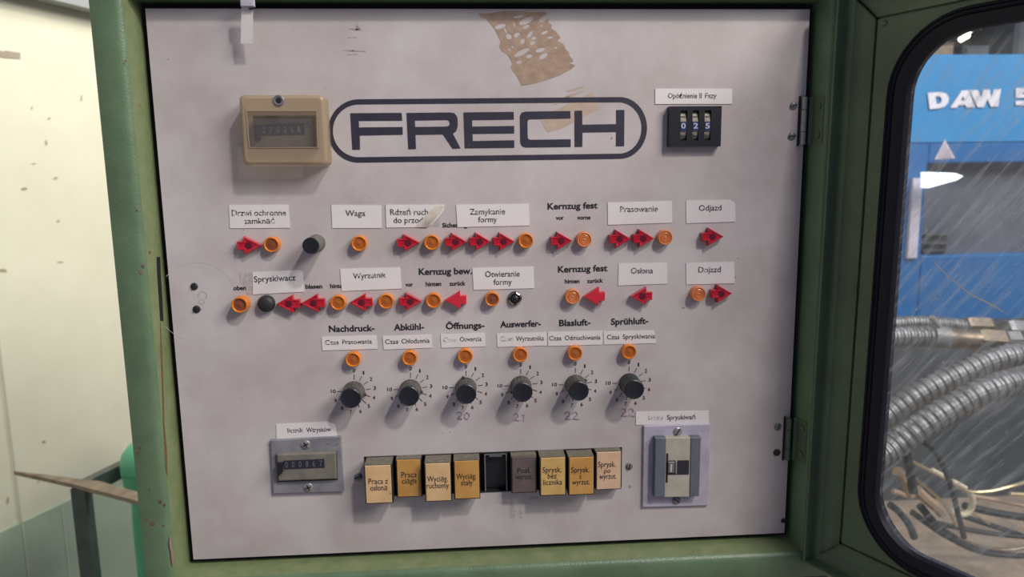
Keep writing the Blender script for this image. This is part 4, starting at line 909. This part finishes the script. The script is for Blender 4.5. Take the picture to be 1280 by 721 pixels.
# floor, far walls
structure(rebase(mesh('floor', [(-4, -2.5, FL), (6, -2.5, FL), (6, 6, FL), (-4, 6, FL), (-4, -2.5, FL-.05), (6, -2.5, FL-.05), (6, 6, FL-.05), (-4, 6, FL-.05)], [(0,1,2,3), (7,6,5,4), (0,4,5,1), (1,5,6,2), (2,6,7,3), (3,7,4,0)], 'concrete'), (0, 0, FL)))
# the narrow steel table
ZT = ZP(100, 600, 0).z
tz = (CAM+ray(100, 602).normalized()*1.65).z
table = thing('steel_table', 'narrow steel-framed table with a pointed worn top edge, left of the cabinet', 'table', (ZP(102, 610, tz).x, ZP(102, 610, tz).y, FL))
tp = [ZP(x, y, tz) for x, y in ((17, 588.6), (60, 593.4), (100, 598.5), (125, 601), (150, 609), (182, 616.5), (215, 624), (215, 640), (182, 628.5), (130, 615), (94, 605.5), (60, 598))]
n = len(tp); v = tp+[p-Vector((0, 0, .008)) for p in tp]
adopt(mesh('top_plate', v, [tuple(range(n)), tuple(range(n, 2*n))]+[(i, (i+1) % n, n+(i+1) % n, n+i) for i in range(n)], 'table_top'), table)
lg = ZP(101, 607, tz-.008); bd = B(); bd.box(lg.x-.013, lg.x+.013, lg.y-.013, lg.y+.013, FL, tz-.009); adopt(bd.build('leg', 'table_steel'), table)
e0 = ZP(104, 601, tz-.012); e1 = ZP(163, 572, tz-.012); d = (e1-e0); dn = d.normalized(); sd = Vector((-dn.y, dn.x, 0))*.010; e1 = e0+d*1.3
v = [e0+sd, e0-sd, e1-sd, e1+sd]; v = v+[p-Vector((0, 0, .03)) for p in v]
adopt(mesh('side_rail', v, [(0,1,2,3),(7,6,5,4),(0,4,5,1),(1,5,6,2),(2,6,7,3),(3,7,4,0)], 'table_steel'), table)
lo = Vector((0, 0, -.34)); v = [p+lo for p in v]
adopt(mesh('lower_rail', v, [(0,1,2,3),(7,6,5,4),(0,4,5,1),(1,5,6,2),(2,6,7,3),(3,7,4,0)], 'table_steel'), table)
bd = B(); bd.box(e1.x-.013, e1.x+.013, e1.y-.013, e1.y+.013, FL, tz-.012); adopt(bd.build('leg', 'table_steel'), table)
e2 = ZP(212, 631, tz-.008); bd = B(); bd.box(e2.x-.013, e2.x+.013, e2.y-.013, e2.y+.013, FL, tz-.009); adopt(bd.build('leg', 'table_steel'), table)
# mint gas cylinder behind the post
cd_ = CAM+ray(190, 583).normalized()*1.70
pr = [(0, -.5), ]
cyl = thing('gas_cylinder', 'mint green gas cylinder with domed cap half hidden behind the cabinet', 'gas cylinder', (cd_.x, cd_.y, FL))
def vlathe(name, prof, m, parent, n=32):
    v = []; f = []
    for r, z in prof:
        for i in range(n): a = 2*math.pi*i/n; v.append((r*math.cos(a), r*math.sin(a), z))
    for k in range(len(prof)-1):
        for i in range(n): f.append((k*n+i, k*n+(i+1) % n, (k+1)*n+(i+1) % n, (k+1)*n+i))
    f.append(tuple(range(n))[::-1]); f.append(tuple(range((len(prof)-1)*n, len(prof)*n)))
    return mesh(name, v, f, m, parent, True)
zz = cd_.z-FL; R_ = .058
vlathe('cylinder_body', [(.044, 0), (.046, .01), (.046, zz-.12), (.044, zz-.075), (.046, zz-.055)], 'mint', cyl)
vlathe('cap', [(.042, zz-.052), (.049, zz-.044), (.055, zz-.028), (R_, zz-.002), (R_-.002, zz-.0015), (R_-.002, zz+.0005), (R_, zz+.001), (R_, zz+.016), (.053, zz+.034), (.040, zz+.050), (.02, zz+.060), (.001, zz+.062)], 'mint', cyl)

# ================================================================== MACHINE HALL SEEN THROUGH THE DOOR WINDOW
MY = 1.20
mo = W3(1200, 400, MY)
machine = thing('blue_machine', 'large blue machine with pale block letters behind the door window', 'machine', (1.3, MY, FL))
def mbox(x0, y0, x1, y1, Ya, Yb, name, m, bev=0.0, parent=machine):
    xa, xb = W3(x0, 300, Ya).x, W3(x1, 300, Ya).x; za, zb = W3(1200, y1, Ya).z, W3(1200, y0, Ya).z; bd = B(); bd.box(xa, xb, Ya, Yb, za, zb, bev); return adopt(bd.build(name, m), parent)
mbox(1060, 68, 1640, 178, MY, MY+.5, 'upper_panel', 'machine_light_blue', .002)
mbox(1060, 178.5, 1153, 412, MY, MY+.5, 'lower_panel', 'machine_blue', .004)
mbox(1153, 178.5, 1640, 204, MY, MY+.5, 'lower_panel', 'machine_blue', .004)
mbox(1153, 319, 1640, 412, MY, MY+.5, 'lower_panel', 'machine_blue', .004)
mbox(1140, 200, 1640, 324, MY+.05, MY+.3, 'guard_window', 'guard_grey')
for yy in (292, 303, 312): mbox(1155, yy, 1190, yy+1.6, MY+.03, MY+.05, 'guard_louver', 'slate')
mbox(1136, 222, 1148.5, 322, MY-.012, MY, 'pale_strip', 'mauve_plate', .002)
def wtext(s, x0, y0, x1, y1, cap, Y, m, parent, bold, name='lettering'):
    v, f, wdt = text_shape(s, bold); A = W3(x0, y0, Y); Bv = W3(x1, y1, Y); T = W3(x0, y0-cap, Y); ch = (T-A).length; d = Bv-A; u = Vector((0, 0, 1))*ch/CAP
    return adopt(mesh(name, [A+d*a+u*b for a, b in v], f, m), parent)
def wpoly(polys):
    v, f = curve_shape([[((x-1080)/1000, -(y)/1000) for x, y in p] for p in polys])
    q = [W3(a*1000+1080, -b*1000, MY-.004) for a, b in v]; q2 = [W3(a*1000+1080, -b*1000, MY-.0005) for a, b in v]
    adopt(mesh('block_letter', q, f, 'machine_letter'), machine)
def Q(pts): return [(1080+x/3.605, y/3.605) for x, y in pts]
wpoly([Q([(287,418),(345,414),(372,422),(383,440),(380,462),(364,480),(340,488),(296,492)]), Q([(322,434),(342,434),(350,444),(348,458),(340,467),(327,469)])])
wpoly([Q([(440,408),(472,406),(500,483),(462,484),(458,472),(424,474),(420,485),(388,486)]), Q([(446,434),(454,452),(436,453)])])
wpoly([Q([(476,406),(512,405),(530,440),(536,404),(566,403),(574,438),(586,403),(618,401),(604,479),(572,481),(556,446),(540,482),(512,483)])])
wpoly([Q([(684,397),(760,395),(760,414),(714,416),(714,424),(752,422),(768,440),(764,464),(740,474),(684,474),(684,454),(730,454),(734,446),(726,440),(684,441)])])
tri = [W3(x, y, MY-.003) for x, y in ((1168,199.5),(1181,174),(1194,197.5))]; adopt(mesh('warning_triangle', tri, [(0,1,2)], 'mauve_plate'), machine)
tri = [W3(x, y, MY-.004) for x, y in ((1172,197.5),(1181,179),(1190,196))]; adopt(mesh('warning_sign', tri, [(0,1,2)], 'warning_orange'), machine)
mat('reflection_glow', (235, 245, 255), 0.5, emit=((225, 240, 255), 1.6))  # glowing shape stands in for a white reflection at the machine
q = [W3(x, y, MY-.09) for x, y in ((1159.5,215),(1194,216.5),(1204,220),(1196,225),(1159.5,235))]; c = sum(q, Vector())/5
o = mesh('reflection_wedge', q+[p+Vector((0, .028, 0)) for p in q], [(0,1,2,3,4), (9,8,7,6,5)]+[(i, (i+1) % 5, 5+(i+1) % 5, 5+i) for i in range(5)], 'reflection_glow')
t = thing('machine_reflection', 'small glowing white wedge standing in for a reflection on the blue machine', 'lamp', c); adopt(o, t)
# dark lower body and beige drip tray
mbox(1060, 405, 1640, 640, MY-.06, MY+.5, 'dark_base_panel', 'slate')
a = W3(1100, 600, MY-.06); tz2 = ZP(1200, 655, 0)
TRZ = W3(1200, 622, MY-.06).z
bd = B(); bd.box(a.x-.3, a.x+1.5, MY-.9, MY-.05, TRZ-.03, TRZ); adopt(bd.build('drip_tray', 'tray'), machine)
bd = B(); bd.box(a.x-.2, a.x+1.4, MY-.7, MY+.5, FL, TRZ-.03); adopt(bd.build('machine_base', 'slate'), machine)
# hall beyond
structure(rebase(mesh('wall_back', [(-4, 4.5, FL), (6, 4.5, FL), (6, 4.5, 3), (-4, 4.5, 3), (-4, 4.6, FL), (6, 4.6, FL), (6, 4.6, 3), (-4, 4.6, 3)], [(0,1,2,3), (7,6,5,4), (0,4,5,1), (1,5,6,2), (2,6,7,3), (3,7,4,0)], 'hall_dark'), (0, 4.5, FL)))
def pipe(x, wpx, y0, y1, Y, m, label, name='pipe', cat='pipe'):
    a = W3(x, y1, Y); b = W3(x, y0, Y); r = (W3(x+wpx, 50, Y)-W3(x, 50, Y)).length/2
    bd = B(); bd.tube([(a.x, Y, a.z-.4), (a.x, Y, b.z+.4)], r, 14); return top_mesh(bd, name, m, label, cat, (a.x, Y, a.z-.4), None, True)
pipe(1180, 4.5, 30, 70, 2.2, 'mauve_plate', 'thin pale vertical pipe above the blue machine, left')
pipe(1263, 10, 20, 60, 2.4, 'mauve_plate', 'thick pale vertical pipe above the blue machine, right')
pipe(1247, 3, 20, 60, 2.3, 'slate', 'thin dark vertical pipe above the blue machine')
HB = W3(1200, 20, 2.6).z+.15  # roof beam out of view, carrying the lamp hangers
structure(rebase(mesh('trim_4', [(x, y, z) for x in (-4, 6) for y in (2.57, 2.63) for z in (HB, HB+.12)], [(0,1,3,2),(4,6,7,5),(0,4,5,1),(2,3,7,6),(0,2,6,4),(1,5,7,3)], 'slate'), (0, 2.6, HB)))
for (x0, y0), (x1, y1), r, lb in (((1200, 50), (1214, 42), .010, 'glowing yellowish lamp tube above the blue machine'), ((1166, 68), (1180, 64.5), .009, 'small glowing lamp tube at the top edge of the blue machine')):
    a = W3(x0, y0, 2.6); b = W3(x1, y1, 2.6); t = thing('fluorescent_lamp', lb, 'lamp', (a.x, a.y, a.z))
    bd = B(); bd.tube([a, b], r, 10); adopt(bd.build('lamp_tube', 'lamp_glow'), t)
    m_ = a.lerp(b, .5); bd = B(); bd.tube([m_, Vector((m_.x, m_.y, HB))], .004, 6); adopt(bd.build('hanger', 'slate'), t)
for x0, x1, y0, y1, m, lb in ((1150, 1196, 52, 66, 'bronze', 'dull bronze machine block seen above the blue machine, left'), (1205, 1240, 56, 68, 'slate', 'dark machine block seen above the blue machine, middle'), (1270, 1330, 24, 52, 'slate', 'dark round-edged unit above the blue machine at the right')):
    a = W3(x0, y1, 1.4); b = W3(x1, y0, 1.4); zb_ = W3(1200, 68, MY).z; bd = B(); bd.box(a.x, b.x, 1.4, 1.6, zb_, b.z, .01); top_mesh(bd, 'machine_block', m, lb, 'machine', (a.x, 1.4, zb_))

# corrugated conduits
def catmull(pts, n):
    out = []; p = [pts[0]*2-pts[1]]+pts+[pts[-1]*2-pts[-2]]
    for i in range(1, len(p)-2):
        for k in range(n):
            t_ = k/n; a, b, c, d = p[i-1], p[i], p[i+1], p[i+2]
            out.append(.5*((2*b)+(c-a)*t_+(2*a-5*b+4*c-d)*t_*t_+(3*b-a-3*c+d)*t_**3))
    out.append(pts[-1]); return out
def conduit(pts, r, pitch, label, step=6, m='conduit', group=None):
    base = catmull([Vector(p) for p in pts], 40); L_ = [0]
    for i in range(1, len(base)): L_.append(L_[-1]+(base[i]-base[i-1]).length)
    tot = L_[-1]; n = int(tot/pitch)*step; P_ = []; pr = []; j = 0
    for k in range(n+1):
        s = tot*k/n
        while j < len(L_)-2 and L_[j+1] < s: j += 1
        u = (s-L_[j])/max(1e-9, L_[j+1]-L_[j]); P_.append(base[j].lerp(base[j+1], min(1, u)))
        ph = (k % step)/step; pr.append(r*(1.0 if ph < .34 else .93 if ph < .55 else .90 if ph < .9 else .97))
    bd = B(); bd.tube(P_, r, 22, prof=pr); c = P_[0]
    return top_mesh(bd, 'corrugated_conduit', m, label, 'conduit', c, group, False)
CY = 0.42
conduit([W3(1010, 610, CY-.06), W3(1060, 590, CY-.03), W3(1108, 563, CY), W3(1150, 533, CY), W3(1200, 503, CY), W3(1245, 483, CY), W3(1290, 471, CY+.02), W3(1340, 462, CY+.05)], .0225, .0148, 'lower thick corrugated steel conduit crossing the door window')
conduit([W3(1010, 560, CY+.08), W3(1060, 545, CY+.08), W3(1108, 518, CY+.09), W3(1150, 491, CY+.09), W3(1200, 467, CY+.09), W3(1245, 449, CY+.09), W3(1290, 441, CY+.10), W3(1340, 438, CY+.12)], .0222, .0147, 'upper thick corrugated steel conduit behind the lower one')
conduit([W3(1040, 428, .55), W3(1080, 424, .55), W3(1120, 421, .55), W3(1166, 420, .55)], .0190, .0125, 'horizontal corrugated conduit ending in a bronze fitting')
conduit([W3(1040, 412, .66), W3(1100, 406, .66), W3(1150, 403, .66), W3(1205, 407, .66)], .0135, .0120, 'thin corrugated conduit behind the bronze fitting')
f0 = W3(1166, 421, .55); fit = thing('hose_fitting', 'bronze hose fitting with clamp at the end of the horizontal conduit', 'fitting', f0)
def seg(a, b, r, name, m, n=24, prof=None):
    bd = B(); A = W3(*a); Bq = W3(*b); bd.tube([A.lerp(Bq, k/6) for k in range(7)], r, n, prof=prof); return adopt(bd.build(name, m, None, True), fit)
seg((1163, 420, .55), (1182, 422, .55), .0205, 'clamp_band', 'dull_steel')
seg((1182, 422, .55), (1222, 425, .55), .0180, 'sleeve', 'bronze', prof=[.0195, .0195, .0175, .0178, .0178, .0180, .0185])
seg((1164, 396, .53), (1174, 408, .53), .0052, 'clamp_screw', 'steel', 12)
def hexnut(a, b, r, label, m='bronze'):
    A, Bq = W3(*a), W3(*b); bd = B(); bd.tube([A, A.lerp(Bq, .12), A.lerp(Bq, .88), Bq], r, 6, prof=[r*.86, r, r, r*.86]); return top_mesh(bd, 'hex_nut', m, label, 'nut', A, 'hex nuts on the hose fittings')
hexnut((1220, 425, .55), (1254, 427, .55), .0235, 'large bronze hex nut at the right end of the hose fitting')
hexnut((1206, 407, .66), (1238, 408, .66), .0195, 'bronze hex nut behind the large one')
hexnut((1254, 424, .60), (1273, 424, .60), .0180, 'small steel hex nut right of the large one', 'dull_steel')
hexnut((1256, 412, .70), (1300, 414, .70), .0230, 'pale greenish hex nut at the right edge of the window', 'conduit')
# loose wires and cables in the tray
def wire(pts, r, m, label, name='cable', cat='cable'):
    q = catmull([W3(x, y, Y) for x, y, Y in pts], 10); bd = B(); bd.tube(q, r, 8); return top_mesh(bd, name, m, label, cat, q[0], 'loose cables behind the door window', True)
wire([(1141,577,.55),(1158,586,.55),(1180,597,.55),(1207,613,.55),(1235,614,.55),(1262,608,.55),(1290,600,.56)], .0034, 'brass', 'brass tube bending right under the thick conduits')
wire([(1164,587,.549),(1170,590,.549),(1178,594,.549)], .0048, 'cable_white', 'short ivory sleeve on the brass tube, upper')
wire([(1190,601,.549),(1198,605,.549),(1207,610,.549)], .0048, 'cable_white', 'short ivory sleeve on the brass tube, lower')
wire([(1144,598,.58),(1165,615,.58),(1183,633,.58),(1196,657,.58)], .0034, 'brass', 'bright wire running down left of the black cable')
wire([(1212,614,.60),(1216,625,.60),(1213,637,.60),(1203,643,.60),(1187,638,.60)], .0060, 'cable_white', 'curled ivory cable end in the middle of the tray')
wire([(1215,641,.62),(1225,647,.62),(1237,655,.62)], .0022, 'brass', 'short straight wire tip right of the curled ivory cable')
wire([(1154,552,.5),(1168,564,.5),(1180,585,.5),(1190,612,.5),(1197,640,.5),(1205,672,.5)], .0048, 'cable_black', 'black cable hanging down from the lower conduit')
wire([(1133,567,.5),(1137,585,.5),(1140,605,.5),(1142,615,.5)], .0080, 'cable_black', 'thick short black cable at the left of the window')
wire([(1120,588,.56),(1126,592,.56),(1134,604,.56),(1138,620,.56)], .0095, 'cable_copper', 'brownish hose bend at the left edge of the window')
wire([(1116,614,.56),(1124,616,.56),(1134,620,.56)], .0050, 'cable_copper', 'short pinkish pipe stub at the left edge of the window')
wire([(1146,612,.64),(1156,622,.64),(1168,632,.64),(1178,642,.64)], .0105, 'cable_copper', 'brownish thick hose behind the bright wire')
wire([(1112,630,.6),(1124,640,.6),(1136,655,.6),(1143,672,.6)], .0070, 'slate', 'grey curved hose at the lower left of the window')
for k, (pts, r, m, lb) in enumerate((
    ([(1140,640,.62),(1180,668,.62),(1230,690,.62),(1300,696,.62)], .0060, 'cable_black', 'black cable lying lowest in the tray'),
    ([(1195,672,.64),(1225,683,.64),(1260,687,.64),(1300,680,.64)], .0042, 'bronze', 'bronze cable just above the lowest black cable'),
    ([(1150,648,.66),(1200,660,.66),(1250,668,.66),(1300,672,.66)], .0052, 'cable_black', 'black cable running straight right in the tray'),
    ([(1190,640,.68),(1225,652,.68),(1262,664,.68),(1300,678,.68)], .0058, 'cable_black', 'black cable crossing down to the right corner'),
    ([(1205,632,.70),(1240,640,.70),(1300,650,.70)], .0080, 'cable_black', 'thick black cable in the back of the tray'),
    ([(1216,620,.72),(1240,624,.72),(1270,630,.72),(1300,636,.72)], .0046, 'cable_copper', 'thin copper-coloured cable in the back of the tray'),
    ([(1150,632,.66),(1165,650,.66),(1180,664,.66),(1205,680,.66)], .0080, 'cable_black', 'thick black cable bend left in the tray'),
    ([(1262,617,.70),(1300,619,.70)], .0046, 'brass', 'short brass tube at the right edge of the tray'),)):
    wire(pts, r, m, lb)
